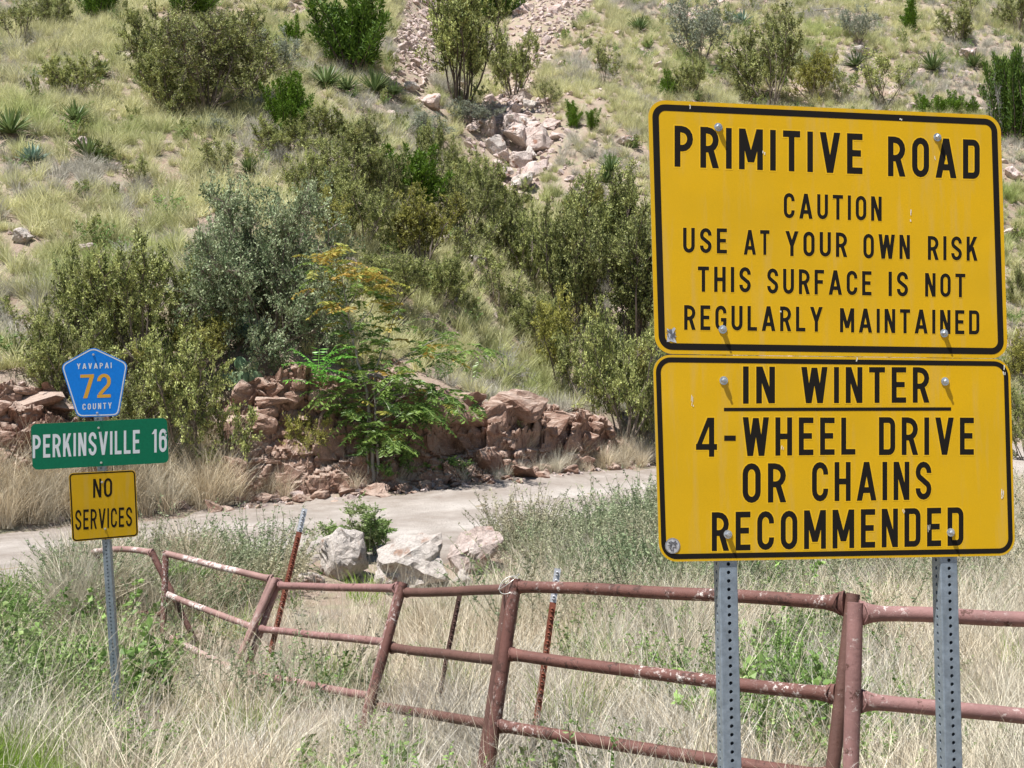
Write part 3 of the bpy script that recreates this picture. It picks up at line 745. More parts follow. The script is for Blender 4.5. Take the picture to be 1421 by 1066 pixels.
# small sign assembly
pl = Plane(math.radians(16), math.radians(-4), (140, 650), 8.3)
q = pl.px((163, 990)); base = np.array([q[0], q[1], float(gz(q[0], q[1]))])
sm = empty('county_road_sign', base, 'leaning post with blue pentagon 72 shield, green PERKINSVILLE 16 and yellow NO SERVICES signs', 'road sign')
pent = [(129.2, 481.3), (177.6, 503.8), (164.9, 577.5), (107.2, 579.2), (84.2, 506.6)]
def round_poly(P, r, ins=0, n=5):
    P = np.array(P, float); k = len(P); out = []
    cen = P.mean(0)
    # inset edges
    if ins:
        Q = []
        for i in range(k):
            a, b, c = P[i - 1], P[i], P[(i + 1) % k]
            def ln(p, q_):
                d = norm(q_ - p); nn = np.array([-d[1], d[0]])
                if np.dot(nn, cen - p) < 0: nn = -nn
                return p + nn * ins, d
            (p_, d_), (q_, e_) = ln(a, b), ln(b, c)
            t = np.linalg.solve(np.array([d_, -e_]).T, q_ - p_)[0]; Q.append(p_ + d_ * t)
        P = np.array(Q)
    for i in range(k):
        a, b, c = P[i - 1], P[i], P[(i + 1) % k]; d1 = norm(a - b); d2 = norm(c - b)
        s, e = b + d1 * r, b + d2 * r
        for t in np.linspace(0, 1, n): out.append((1 - t) ** 2 * s + 2 * t * (1 - t) * b + t * t * e)
    return out
L0 = [pl.px(p) for p in round_poly(pent, 8)]
shield = plate('sign_panel', L0, pl.n, M['blue'], M['alu'], sm, base); shield['label'] = 'blue pentagon route shield reading YAVAPAI 72 COUNTY'
ribbon_ring('border', np.array([pl.px(p, .0004) for p in round_poly(pent, 7, 1.3)]), np.array([pl.px(p, .0004) for p in round_poly(pent, 6.5, 2.9)]), M['white'], shield, base)
words(shield, pl, base, [('YAVAPAI', 106.7, 155, 504.6, 503.2, 512.4, 511), ('COUNTY', 114.5, 155, 560.6, 558.6, 568.8, 567)], M['white'], .0002, t=.16, gap=.3)
words(shield, pl, base, [('72', 111.4, 153.7, 520, 518.4, 553, 551.6)], M['amber'], .0002, 'route_number', t=.135, gap=.12)
gp_ = rounded_panel('sign_panel', [(42.5, 588.7), (231.6, 579.7), (234.4, 642.2), (45.3, 652.3)], .869, .306, .035, M['green'], sm, pl, base, 'green destination panel reading PERKINSVILLE 16')
words(gp_, pl, base, [('PERKINSVILLE', 45.3, 193.9, 603.9, 596.6, 636, 629), ('16', 211.3, 231.6, 596, 594.9, 628.4, 627)], M['white'], .0002, t=.15, gap=.15)
np_ = rounded_panel('sign_panel', [(95.1, 656.8), (188, 652), (192.2, 744.3), (100.2, 752.2)], .427, .458, .03, M['yellow'], sm, pl, base, 'small yellow panel reading NO SERVICES', (.004, .0085), M['black'])
words(np_, pl, base, [('NO', 129.2, 155.6, 664.7, 663.3, 690.9, 689.5), ('SERVICES', 104.4, 183.2, 707.8, 703.5, 735.9, 730.3)], M['black'], .0002, t=.13, gap=.16)
for par, ps in ((shield, ((129.5, 492), (134.8, 573))), (gp_, ((136.8, 593.8), (140.4, 642.2))), (np_, ((141.6, 669.2), (146, 734)))):
    for p in ps: bolt(par, pl, base, p, .006, .006)
a, f_ = post_line(pl, (131, 486), (163.5, 990), .05, .032, ground=base[2] - .3)
perforated_post(sm, base, a, f_, norm(pl.n + .25 * np.array([-1, 0, 0])), .052, hole=.0055)

# ------------------------------------------------------------------ pipe fence
def pipe_mat(name, base_c, dark, white, rust, seed):
    m, n, p, out = newmat(name)
    pos = worldpos(n)
    mp = nd(n, 'ShaderNodeMapping'); mp.inputs['Location'].default_value = (seed * 3.1, seed, 0); n.links.new(pos, mp.inputs[0]); v = mp.outputs[0]
    c = mix(n, noise(n, v, 5, 6, .7), base_c, tuple(x * .72 for x in base_c))
    c = mix(n, noise(n, v, 14, 7, .72, .62 - rust, .66 - rust), c, dark)
    big_ = noise(n, v, 3.2, 4, .6, .50, .62)
    m1 = nd(n, 'ShaderNodeMath', operation='MULTIPLY'); n.links.new(big_, m1.inputs[0]); n.links.new(noise(n, v, 34, 9, .8, .60 - white, .66 - white), m1.inputs[1])
    c = mix(n, m1.outputs[0], c, (.66, .60, .55))
    c = mix(n, noise(n, v, 80, 5, .75, .68, .74), c, (.60, .56, .52))
    n.links.new(c, p.inputs['Base Color']); p.inputs['Roughness'].default_value = .62; p.inputs['Specular IOR Level'].default_value = .35
    bump(n, p, noise(n, v, 45, 8, .8, .2, .8), .7, .004)
    return m
M['pipe_pink'] = pipe_mat('oxide_primer_pipe', (.29, .155, .14), (.09, .04, .03), .05, .03, 1)
M['pipe_red'] = pipe_mat('rusty_red_pipe', (.16, .07, .055), (.065, .03, .022), .07, .07, 2)
M['pipe_brown'] = pipe_mat('brown_pipe', (.14, .07, .055), (.08, .035, .025), .0, .03, 3)
M['pipe_pale'] = pipe_mat('faded_pale_pipe', (.32, .19, .165), (.13, .06, .05), .13, .0, 4)
M['tpost_rust'] = pipe_mat('rust_orange_steel', (.22, .065, .035), (.10, .035, .022), .03, .04, 5)
M['tpost_dark'] = pipe_mat('dark_rust_steel', (.09, .045, .035), (.05, .02, .015), .0, .04, 6)
M['tpost_silver'] = plain('silver_paint_tip', (.46, .47, .49), .5, .3, .5, 60, .3)
M['wire'] = plain('galvanised_wire', (.55, .53, .48), .4, .7)

def W3(p): return np.array(at(*p))
def pipe(name, a, b, r, mat, parent, base, flare=(0, 0), bend=0.0, n=14, seg=14, vflare=True):
    """pipe between pixel/depth points a and b; flare = saddle weld at each end"""
    A, B = W3(a), W3(b); t = np.linspace(0, 1, seg); L = np.linalg.norm(B - A)
    t = np.unique(np.concatenate([t, [.001, .03 / L, .06 / L, .1 / L, 1 - .1 / L, 1 - .06 / L, 1 - .03 / L, .999]])); t = t[(t >= 0) & (t <= 1)]
    P = A + (B - A) * t[:, None]; P[:, 2] -= bend * 4 * t * (1 - t); P[:, 2] += .004 * vn(t * 4, a[0], 0, 3)
    dA = t * L; dB = (1 - t) * L
    fl = 1 + flare[0] * np.exp(-(dA / .05) ** 1.6) + flare[1] * np.exp(-(dB / .05) ** 1.6)
    ell = np.stack([1 / fl ** .6, fl], -1)
    mb = MB(); tube(mb, P - base, r, n, True, .5, ell)
    for e_, on in ((0, flare[0]), (1, flare[1])):
        if on:
            q = np.random.default_rng(int(a[0])); c_ = (P[0] if e_ == 0 else P[-1]) + (B - A) / L * (.036 if e_ == 0 else -.036) - base; ax_ = (B - A) / L
            u_ = norm(np.cross(ax_, [0, 0, 1.])); v_ = np.cross(u_, ax_)
            th = np.linspace(0, 2 * np.pi, 19); rr_ = r * (1 + on * .55) * (1 + q.uniform(-.03, .03, 19)); rr_[-1] = rr_[0]
            ring_ = np.array([c_ + (u_ * math.cos(t) * .86 + v_ * math.sin(t)) * w_ + ax_ * .014 * abs(math.sin(t)) * (-1 if e_ == 0 else 1) for t, w_ in zip(th, rr_)])
            tube(mb, ring_, .0055 * (1 + q.uniform(-.25, .25, 19)), 5, False)
    o = link(name, mb.mesh(name, M[mat], True), parent); return o
def gate(label, basepx, group, rails, ups, extra=None):
    A = W3(basepx); bz = np.array([A[0], A[1], float(gz(A[0], A[1]))])
    e = empty('pipe_gate_panel', bz, label, 'gate panel', group)
    for a, b, r, m, fl, bd in rails: pipe('rail', a, b, r, m, e, bz, fl, bd)
    for a, b, r, m in ups: pipe('upright', a, b, r, m, e, bz)
    return e, bz
G = 'bent pipe gate panels along the grass'
r_ = .0345
# right hand panel F
gate('pinkish oxide red pipe panel at far right, behind the right sign post', (1186, 1066, 5.6), G,
     [((1192, 850, 5.62), (1560, 866, 5.5), r_, 'pipe_pink', (.75, 0), 0), ((1189, 973, 5.6), (1560, 1007, 5.45), r_, 'pipe_pink', (.75, 0), 0), ((1184, 1105, 5.55), (1560, 1150, 5.4), r_, 'pipe_pink', (.75, 0), 0)],
     [((1187, 836, 5.62), (1176, 1240, 5.5), .036, 'pipe_pink'), ((1560, 830, 5.5), (1560, 1300, 5.4), .036, 'pipe_pink')])
# A
gate('long sagging rusty red pipe panel with white flaking on its middle rail', (940, 1040, 6.4), G,
     [((716, 814, 7.2), (1172, 838, 5.85), .0335, 'pipe_red', (.35, .9), -.01), ((706, 908, 7.15), (1160, 963, 5.8), .0335, 'pipe_red', (.3, .5), .012), ((690, 1006, 7.1), (1150, 1080, 5.75), .0335, 'pipe_red', (.3, .5), 0)],
     [((1184, 823, 5.85), (1140, 1200, 5.7), .033, 'pipe_brown'), ((716, 803, 7.2), (671, 1110, 7.05), .0375, 'pipe_red')])
# B
gate('smooth brown pipe panel between the white flaked upright and the plain red upright', (640, 1000, 8), G,
     [((563, 823, 8.75), (706, 818, 7.3), .031, 'pipe_brown', (.2, 0), 0), ((543, 899, 8.7), (700, 918, 7.25), .031, 'pipe_brown', (.5, 0), 0), ((520, 979, 8.65), (690, 1008, 7.2), .031, 'pipe_brown', (.5, 0), 0)],
     [((560, 809, 8.75), (496, 1040, 8.5), .032, 'pipe_red'), ((707, 812, 7.3), (668, 1070, 7.2), .031, 'pipe_brown')])
# C
gate('dull red pipe panel in front of the pale boulders, leaning left at both ends', (450, 920, 10), G,
     [((388, 813, 10.9), (553, 817, 8.95), .031, 'pipe_pink', (.4, .6), .0), ((362, 873, 10.8), (537, 892, 8.9), .029, 'pipe_pink', (.3, .3), 0), ((338, 934, 10.7), (515, 967, 8.85), .029, 'pipe_pink', (.3, .3), 0)],
     [((383, 802, 10.9), (326, 925, 10.7), .031, 'pipe_pale'), ((388, 803, 10.95), (340, 935, 10.75), .031, 'pipe_pink'), ((556, 812, 8.95), (508, 990, 8.8), .031, 'pipe_pink')])
# D
gate('faded pale pipe panel dropping down to the right beside the small sign post', (300, 880, 11), G,
     [((230, 768, 12.0), (378, 805, 11.1), .031, 'pipe_pale', (0, .5), 0), ((233, 826, 11.9), (357, 873, 11.0), .030, 'pipe_pale', (.2, .2), 0), ((238, 886, 11.8), (330, 932, 10.9), .030, 'pipe_pale', (.2, .2), 0)],
     [((230, 765, 12.0), (226, 900, 11.8), .031, 'pipe_red'), ((378, 803, 11.1), (322, 940, 10.9), .031, 'pipe_pale')])
# E
gate('leftmost pipe panel, mostly buried in dry grass behind the small sign post', (170, 850, 12.3), G,
     [((130, 766, 12.9), (212, 767, 12.2), .031, 'pipe_pale', (0, .4), -.03), ((150, 850, 12.8), (225, 852, 12.2), .028, 'pipe_brown', (0, 0), 0)],
     [((211, 767, 12.2), (238, 822, 12.1), .032, 'pipe_red'), ((236, 818, 12.1), (275, 898, 12.0), .028, 'pipe_brown'), ((134, 762, 12.9), (140, 860, 12.8), .028, 'pipe_brown')])
# wire tie round the white flaked upright
mb = MB(); c = W3((706, 812, 7.22)); 
for k in range(2):
    a = np.linspace(0, 2 * np.pi, 26); tube(mb, [np.array([math.cos(t) * (.055 + .006 * k), math.sin(t) * .06, .045 * math.sin(t + .5 + k) + .02 * k]) for t in a], .0028, 5, False)
tag(link('wire_tie', mb.mesh('wire_tie', M['wire'], True), None, c), 'pale wire loop tying the top rails at the white flaked upright', 'wire')

def tpost(label, pt, pb, w_, matn, tip, top_mat='tpost_silver'):
    A, B = W3(pt), W3(pb); L = np.linalg.norm(B - A); ax = (A - B) / L
    base = B.copy(); e = empty('fence_t_post', base, label, 'fence post', 'steel T-posts standing behind the pipe panels')
    fy = norm(np.cross(ax, [1, 0, 0])); fx = np.cross(fy, ax)      # fy faces away / towards the viewer
    if fy[1] > 0: fy = -fy
    def tee(z0, z1, mat, name):
        mb = MB(); h = w_ / 2; t = w_ * .10
        prof = [(-h, 0), (-h, t), (h, t), (h, 0), (t * .6, 0), (t * .6, -w_ * .7), (-t * .6, -w_ * .7), (-t * .6, 0)]
        V0 = [fx * x + fy * y for x, y in prof]; k = len(prof); i = np.arange(k)
        mb.add([q + ax * z0 for q in V0] + [q + ax * z1 for q in V0], np.stack([i, (i + 1) % k, k + (i + 1) % k, k + i], -1))
        for z in (z1,): mb.add([V0[j] + ax * z for j in (0, 1, 2, 3)] + [V0[j] + ax * z for j in (7, 4, 5, 6)], np.array([[0, 1, 2, 3], [4, 5, 6, 7]]))
        for z in np.arange(z0 + .03, z1 - .02, .052):               # studs
            q = ax * z + fy * t
            tube(mb, [q - ax * .009, q - ax * .006 + fy * .008, q + ax * .006 + fy * .008, q + ax * .009], w_ * .22, 5)
        return link(name, mb.mesh(name, M[mat]), e)
    tee(-.4, L - tip, matn, 'stake'); 
    if tip > 0: tee(L - tip, L, top_mat, 'painted_tip')
    return e
tpost('rust red studded T-post with silver tip, left of the pale boulders', (423, 706, 11.6), (371, 925, 11.4), .052, 'tpost_rust', .22)
tpost('thin dark brown T-post without tip behind the smooth brown panel', (638, 826, 9.3), (604, 990, 9.2), .036, 'tpost_dark', 0)
tpost('orange rusted T-post with long silver tip right of the white flaked upright', (774, 789, 8.1), (734, 1075, 7.9), .042, 'tpost_rust', .22)

# ------------------------------------------------------------------ vegetation materials
M['bark'] = plain('grey_brown_bark', (.20, .165, .135), .9, 0, .1, 12, .3)
M['barkdark'] = plain('dark_bark', (.11, .085, .07), .9, 0, .1, 12, .3)
M['barkpale'] = plain('pale_grey_bark', (.30, .27, .24), .85, 0, .15, 12, .2)
M['olive'] = leafmat('olive_shrub_leaf', (.07, .095, .02), (.50, .53, .19), (.34, .30, .08), .60, .2, .5, 1.5)
M['oliveyellow'] = leafmat('yellow_olive_leaf', (.13, .14, .025), (.52, .50, .13), None, .5, .3, .5)
M['greygreen'] = leafmat('grey_green_leaf', (.10, .15, .065), (.43, .49, .28), None, .5, .2, .55, 1, .1)
M['bluegrey'] = leafmat('blue_grey_leaf', (.20, .23, .17), (.40, .43, .33), None, .5, .2, .6, 1, .1)
M['juniper'] = leafmat('juniper_foliage', (.04, .085, .012), (.16, .26, .035), None, .5, .15, .6, 1, .18)
M['juniperlight'] = leafmat('bright_juniper_foliage', (.07, .14, .012), (.18, .30, .03), None, .5, .2, .6, 1, .15)
M['lush'] = leafmat('tree_leaflet', (.07, .14, .03), (.27, .39, .09), None, .5, .35, .4, 1, .1, .4)
M['turning'] = leafmat('orange_turning_leaflet', (.42, .27, .06), (.34, .36, .08), None, .5, .35, .5, 1, .1)
M['fern'] = leafmat('fresh_green_leaflet', (.12, .34, .05), (.26, .56, .10), None, .5, .35, .4, 1, .1, .4)
M['weed'] = leafmat('green_weed_leaf', (.10, .19, .04), (.28, .42, .12), (.30, .34, .16), .5, .3, .5, .8)
M['weedgrey'] = leafmat('grey_green_weed_leaf', (.16, .22, .11), (.38, .44, .25), (.46, .42, .29), .45, .3, .55, .7)
M['straw'] = leafmat('dry_straw_blade', (.35, .27, .17), (.88, .79, .60), (.56, .53, .43), .48, .16, .6, .5, .2)
M['strawgrey'] = leafmat('weathered_straw_blade', (.28, .26, .215), (.80, .75, .65), None, .5, .16, .65, .6, .2)
M['hillgrass'] = leafmat('bunch_grass_blade', (.38, .38, .18), (.78, .75, .46), (.38, .44, .16), .52, .35, .6, .22, .22)
M['hillgrey'] = leafmat('grey_bunch_grass_blade', (.34, .32, .26), (.66, .63, .54), None, .5, .25, .65, .4, .25)
M['greengrass'] = leafmat('green_grass_blade', (.14, .24, .02), (.33, .48, .07), None, .5, .35, .5, 1, .15)
M['yucca'] = leafmat('yucca_leaf', (.08, .13, .045), (.23, .30, .12), None, .5, .15, .45, 1, .15)
M['agave'] = leafmat('blue_agave_leaf', (.15, .24, .18), (.30, .40, .33), None, .5, .1, .5, 1, .1)
M['cactus'] = leafmat('prickly_pear_skin', (.16, .26, .13), (.28, .38, .22), None, .5, .1, .5, 6, .1)
M['deadtwig'] = leafmat('dead_grey_twig', (.26, .235, .22), (.46, .43, .41), None, .5, 0, .8, 1, .15)

# ------------------------------------------------------------------ vegetation builders
def unit(v): return v / (np.linalg.norm(v) + 1e-9)
def twigpath(r, p, d, L, k=5, kink=.25, up=.0):
    P = [p]; 
    for i in range(k):
        d = unit(d + r.normal(size=3) * kink + np.array([0, 0, up])); P.append(P[-1] + d * L / k)
    return np.array(P), d
def leaves(mb, r, pos, dirs, ln, wd, tilt=1.0, tint=None, curl=.0, droop=0.0):
    """two-triangle folded leaves (diamonds) at pos, pointing roughly along dirs"""
    n = len(pos); d = norm(dirs + r.normal(size=(n, 3)) * tilt); d[:, 2] -= droop; d = norm(d)
    s = norm(np.cross(d, r.normal(size=(n, 3)))); nn = np.cross(d, s)
    L = (ln * r.uniform(.6, 1.3, n))[:, None]; Wd = (wd * r.uniform(.7, 1.25, n))[:, None]
    v = np.stack([pos, pos + d * L * .5 + s * Wd * .5 + nn * Wd * .15, pos + d * L - nn * L * curl, pos + d * L * .5 - s * Wd * .5 + nn * Wd * .15], 1).reshape(-1, 3)
    i = np.arange(n)[:, None] * 4
    t = r.random(n) if tint is None else np.clip(tint + r.uniform(-.3, .3, n), 0, 1)
    mb.add(v, i + np.array([[0, 1, 2, 3]]), t)
def shrub_mesh(seed, stems=9, spread=.9, width=.5, sub=(9, 7), nleaf=14, ln=.03, wd=.015, kink=.22, up=.12, rad=.012, matl='olive', mats='bark', bare=0, inner=.35, name='shrub', tilt=.8, lf=.45):
    """unit shrub: about 1 high and 2*width wide; returns (stems mesh, foliage mesh)"""
    r = np.random.default_rng(seed); st = MB(); lv = MB(); tips = []
    for s in range(stems):
        az = 2 * np.pi * (s + r.uniform(-.4, .4)) / stems; lean = r.uniform(.15, 1) * spread
        d = unit(np.array([math.cos(az) * lean, math.sin(az) * lean, 1 - .45 * lean * lean]))
        L = r.uniform(.65, .98) * (1 if lean < .7 else .85)
        P, _ = twigpath(r, np.array([math.cos(az), math.sin(az), 0]) * .04 + [0, 0, -.04], d, L, 7, kink * .8, up)
        tube(st, P, np.linspace(rad, rad * .3, len(P)), 5, False, .5)
        for b in range(sub[0]):
            t = r.uniform(inner, 1); q = t * 7; i = min(int(q), 6); p0 = P[i] + (P[i + 1] - P[i]) * (q - i)
            d0 = unit(P[i + 1] - P[i]); dd = unit(d0 + r.normal(size=3) * .75 + [0, 0, up])
            L1 = r.uniform(.16, .38) * (1.15 - t * .5)
            Q, _ = twigpath(r, p0, dd, L1, 4, kink, up)
            tube(st, Q, np.linspace(rad * .42, rad * .15, len(Q)), 3, False, .5)
            for c in range(sub[1]):
                t2 = r.uniform(.15, 1) * 4; i2 = min(int(t2), 3); p1 = Q[i2] + (Q[i2 + 1] - Q[i2]) * (t2 - i2)
                d1 = unit(unit(Q[i2 + 1] - Q[i2]) + r.normal(size=3) * .8 + [0, 0, up])
                T, _ = twigpath(r, p1, d1, r.uniform(.05, .13), 3, kink, up)
                tube(st, T, np.linspace(rad * .16, rad * .08, len(T)), 3, False, .7)
                if r.random() >= bare: tips.append(T)
    if nleaf and tips:
        T = np.array(tips); n = len(T) * nleaf; k = r.integers(0, len(T), n); t = r.uniform(0, 3, n); i = np.minimum(t.astype(int), 2)
        a = T[k, i]; b = T[k, i + 1]; pos = a + (b - a) * (t - i)[:, None]
        ct = r.random(len(T))[k]
        leaves(lv, r, pos + r.normal(size=(n, 3)) * .008, norm(b - a), np.full(n, ln), np.full(n, wd), tilt, ct)
    allv = np.concatenate(st.v); R = np.percentile(np.hypot(allv[:, 0], allv[:, 1]), 96); Hh = np.percentile(allv[:, 2], 99)
    for mbx in (st, lv): mbx.v = [v * np.array([width / R, width / R, 1 / Hh]) for v in mbx.v]
    sm_ = st.mesh(name + '_stems', M[mats]); lm = lv.mesh(name + '_foliage', M[matl]) if lv.n else None
    return sm_, lm
def juniper_mesh(seed, narrow=1.0, mat='juniper', plumes=46, nl=420, name='juniper'):
    r = np.random.default_rng(seed); st = MB(); lv = MB()
    for s in range(plumes):
        az = r.uniform(0, 2 * np.pi); lean = abs(r.normal()) * .42 * narrow
        d = unit(np.array([math.cos(az) * lean, math.sin(az) * lean, 1]))
        L = r.uniform(.55, 1.0) * (1.05 - .25 * lean); b0 = np.array([math.cos(az), math.sin(az), 0]) * r.uniform(0, .14) * narrow
        P, _ = twigpath(r, b0 - [0, 0, .03], d, L, 8, .10, .07)
        tube(st, P, np.linspace(.012, .002, len(P)), 4, False)
        n = nl; t = r.uniform(.10, 1, n) ** .85 * 8; i = np.minimum(t.astype(int), 7)
        c = P[i] + (P[i + 1] - P[i]) * (t - i)[:, None]
        prof = .105 * (1 - (t / 8) ** 2 * .75)
        # foliage sits on short side sprays
        ns = 34; sd_ = norm(r.normal(size=(ns, 3)) + [0, 0, .5]); kk = r.integers(0, ns, n)
        base = P[(i // 1)] * 0 + c; rr = prof * r.uniform(.25, 1.15, n)
        off = sd_[kk] * rr[:, None]
        leaves(lv, r, base + off, norm(sd_[kk] + np.array([0, 0, .9])), np.full(n, .055), np.full(n, .017), .35, r.random(ns)[kk])
    return st.mesh(name + '_stems', M['barkdark']), lv.mesh(name + '_foliage', M[mat])
def blades(mb, r, n, rad, h, w_, lean=.5, curl=.6, segs=4, base_tint=None, kink=0.0, origin=(0, 0, 0)):
    """curved tapering grass blades, vectorised"""
    az = r.uniform(0, 2 * np.pi, n); rr = rad * np.sqrt(r.random(n)); L = h * r.uniform(.45, 1.15, n)
    p = np.stack([rr * np.cos(az), rr * np.sin(az), np.zeros(n) - .02], -1) + np.array(origin)
    az2 = az + r.normal(size=n) * .9; ln = np.abs(r.normal(size=n)) * lean; cu = r.uniform(.2, 1, n) * curl
    h_ = np.stack([np.cos(az2), np.sin(az2), np.zeros(n)], -1); side = np.stack([-np.sin(az2), np.cos(az2), np.zeros(n)], -1)
    # each blade shows its flat in a random direction
    tw = r.uniform(0, np.pi, n)[:, None]; sd_ = side * np.cos(tw) + h_ * np.sin(tw)
    rows = []
    ang = ln; 
    kd = np.zeros((n, 3))
    for k in range(segs + 1):
        t = k / segs; wv = (w_ * (1 - t ** 1.6 * .85) / 2)
        rows.append(np.stack([p - sd_ * wv, p + sd_ * wv], 1))
        a = ang + cu * t * 1.3
        kd = kd * .6 + r.normal(size=(n, 3)) * kink
        p = p + (h_ * np.sin(a)[:, None] + np.array([0, 0, 1]) * np.cos(a)[:, None] + kd) * (L / segs)[:, None]
    V_ = np.stack(rows, 1)                                     # n, segs+1, 2, 3
    b = np.arange(n)[:, None, None] * (segs + 1) * 2; k = np.arange(segs)[None, :, None] * 2
    f = (b + k + np.array([0, 1, 3, 2])).reshape(-1, 4)
    t = r.random(n) if base_tint is None else np.clip(base_tint + r.uniform(-.3, .3, n), 0, 1)
    mb.add(V_.reshape(-1, 3), f, np.repeat(t, segs))
def tuft(name, seed, n, rad, h, w_, mat, **k):
    mb = MB(); blades(mb, np.random.default_rng(seed), n, rad, h, w_, **k); return mb.mesh(name, M[mat])
def rosette(name, seed, n, L, w_, mat, low=.1, stiff=.1, cup=.25, trunk=0, dead=0):
    """yucca or agave head of stiff pointed leaves"""
    r = np.random.default_rng(seed); mb = MB()
    for i in range(n):
        az = r.uniform(0, 2 * np.pi); el = math.asin(min(1, low + (1 - low) * (r.random() ** .8)))
        if i < dead: el = r.uniform(-.5, .15)
        d = np.array([math.cos(az) * math.cos(el), math.sin(az) * math.cos(el), math.sin(el)]); s = np.array([-math.sin(az), math.cos(az), 0]); u = np.cross(d, s) * -1
        l = L * r.uniform(.75, 1.1); P = []
        for t, ww in ((0, .55), (.25, .95), (.6, .8), (.85, .42), (1, .04)):
            c = np.array([0, 0, trunk]) + d * (.04 * L + l * t) - np.array([0, 0, stiff * l * t * t])
            P += [c - s * w_ * ww / 2 + u * cup * w_ * ww * .5, c, c + s * w_ * ww / 2 + u * cup * w_ * ww * .5]
        F_ = []
        for k in range(4):
            F_ += [[3 * k, 3 * k + 1, 3 * k + 4, 3 * k + 3], [3 * k + 1, 3 * k + 2, 3 * k + 5, 3 * k + 4]]
        mb.add(P, F_, .95 if i < dead else r.uniform(0, .9))
    return mb.mesh(name, M[mat])
def weed_mesh(name, seed, stems, h, spread, nl, ln, wd, mat, lean=.5):
    """leafy herb: thin curved stems set with small leaves"""
    r = np.random.default_rng(seed); mb = MB()
    for s in range(stems):
        az = r.uniform(0, 2 * np.pi); l = abs(r.normal()) * lean
        p0 = np.array([math.cos(az), math.sin(az), 0]) * spread * math.sqrt(r.random()); d = unit(np.array([math.cos(az) * l, math.sin(az) * l, 1]))
        P, _ = twigpath(r, p0, d, h * r.uniform(.5, 1.1), 5, .18, .04); tube(mb, P, np.linspace(.0035, .0015, 6), 3, False, .2)
        t = r.uniform(.15, 1, nl) * 5; i = np.minimum(t.astype(int), 4); c = P[i] + (P[i + 1] - P[i]) * (t - i)[:, None]
        n_ = r.normal(size=(nl, 3)); n_[:, 2] = abs(n_[:, 2]) * .4
        leaves(mb, r, c, norm(n_), np.full(nl, ln), np.full(nl, wd), .3, r.random())
    return mb.mesh(name, M[mat])

# ------------------------------------------------------------------ kinds of shrub (shared meshes)
K = {}
K['olive'] = [shrub_mesh(11 + i, 11, 1.0, .5, (11, 8), 25, .023, .013, .24, .10, .013, 'olive', name='olive_shrub') for i in range(4)]
K['oliveyellow'] = [shrub_mesh(31 + i, 11, .9, .5, (10, 8), 20, .025, .014, .22, .14, .012, 'oliveyellow', name='yellow_olive_shrub') for i in range(2)]
K['tall'] = [shrub_mesh(41 + i, 12, .75, .42, (12, 9), 20, .023, .013, .2, .2, .012, 'olive', 'barkdark', name='tall_shrub') for i in range(2)]
K['greygreen'] = [shrub_mesh(51 + i, 28, 1.25, .5, (15, 9), 15, .022, .012, .28, .04, .010, 'greygreen', 'bark', inner=.25, name='grey_green_shrub') for i in range(2)]
K['bluegrey'] = [shrub_mesh(61, 14, .9, .5, (8, 7), 10, .03, .014, .2, .14, .006, 'bluegrey', 'bark', name='blue_grey_shrub')]
K['sparse'] = [shrub_mesh(71 + i, 8, .8, .42, (6, 6), 11, .032, .016, .22, .22, .009, 'olive', 'bark', inner=.4, name='sparse_shrub') for i in range(3)]
K['twiggy'] = [shrub_mesh(81, 16, 1.1, .5, (13, 9), 16, .023, .012, .3, .02, .012, 'olive', 'bark', bare=.3, name='twiggy_shrub')]
K['dead'] = [shrub_mesh(91, 16, 1.1, .5, (9, 7), 0, kink=.3, up=.0, rad=.010, mats='deadtwig', name='dead_shrub')]
K['juniper'] = [juniper_mesh(101 + i) for i in range(2)]
K['junipersmall'] = [juniper_mesh(111 + i, .5, 'juniperlight', 12, 380) for i in range(2)]
K['juniperbright'] = [juniper_mesh(121 + i, 1.1, 'juniperlight', 40, 420) for i in range(2)]
K['broom'] = [shrub_mesh(131, 12, .7, .4, (8, 7), 10, .05, .010, .18, .2, .007, 'oliveyellow', 'bark', name='broom')]
K['leafy'] = [shrub_mesh(141 + i, 11, .85, .5, (8, 6), 14, .042, .020, .24, .1, .008, 'weed', 'bark', name='leafy_shrub') for i in range(2)]
RK = random.Random(5)
def shrub(kind, px, py, w_, h_, label, cat='shrub', Y=None, group=None, var=None, rot=None, lean=0):
    if Y is None: p = hit(px, py)
    else:
        q = at(px, py, Y); p = np.array([q[0], Y, float(gz(q[0], Y))])
    k = p[1] / F; V_ = K[kind][(var if var is not None else RK.randrange(99)) % len(K[kind])]
    e = empty({'juniper': 'juniper_bush', 'junipersmall': 'juniper_bush', 'juniperbright': 'juniper_bush', 'dead': 'dead_shrub', 'leafy': 'leafy_bush', 'broom': 'broom_bush'}.get(kind, 'desert_shrub'),
              (p[0], p[1], p[2] - .03), label, cat, group)
    wm = {'tall': .84, 'sparse': .84, 'broom': .8}.get(kind, 1.0)
    sx = w_ * k / wm
    if 'juniper' in kind: sx = w_ * k / (.98 if kind != 'junipersmall' else .62)
    e.scale = (sx, sx * .95, h_ * k); e.rotation_euler = (0, math.radians(lean), rot if rot is not None else RK.uniform(0, 6.28))
    a = link('stems', V_[0], e)
    if V_[1]: link('foliage', V_[1], e)
    return e
J, SL = 'juniper bushes on the hillside', 'shrubs on the slope'
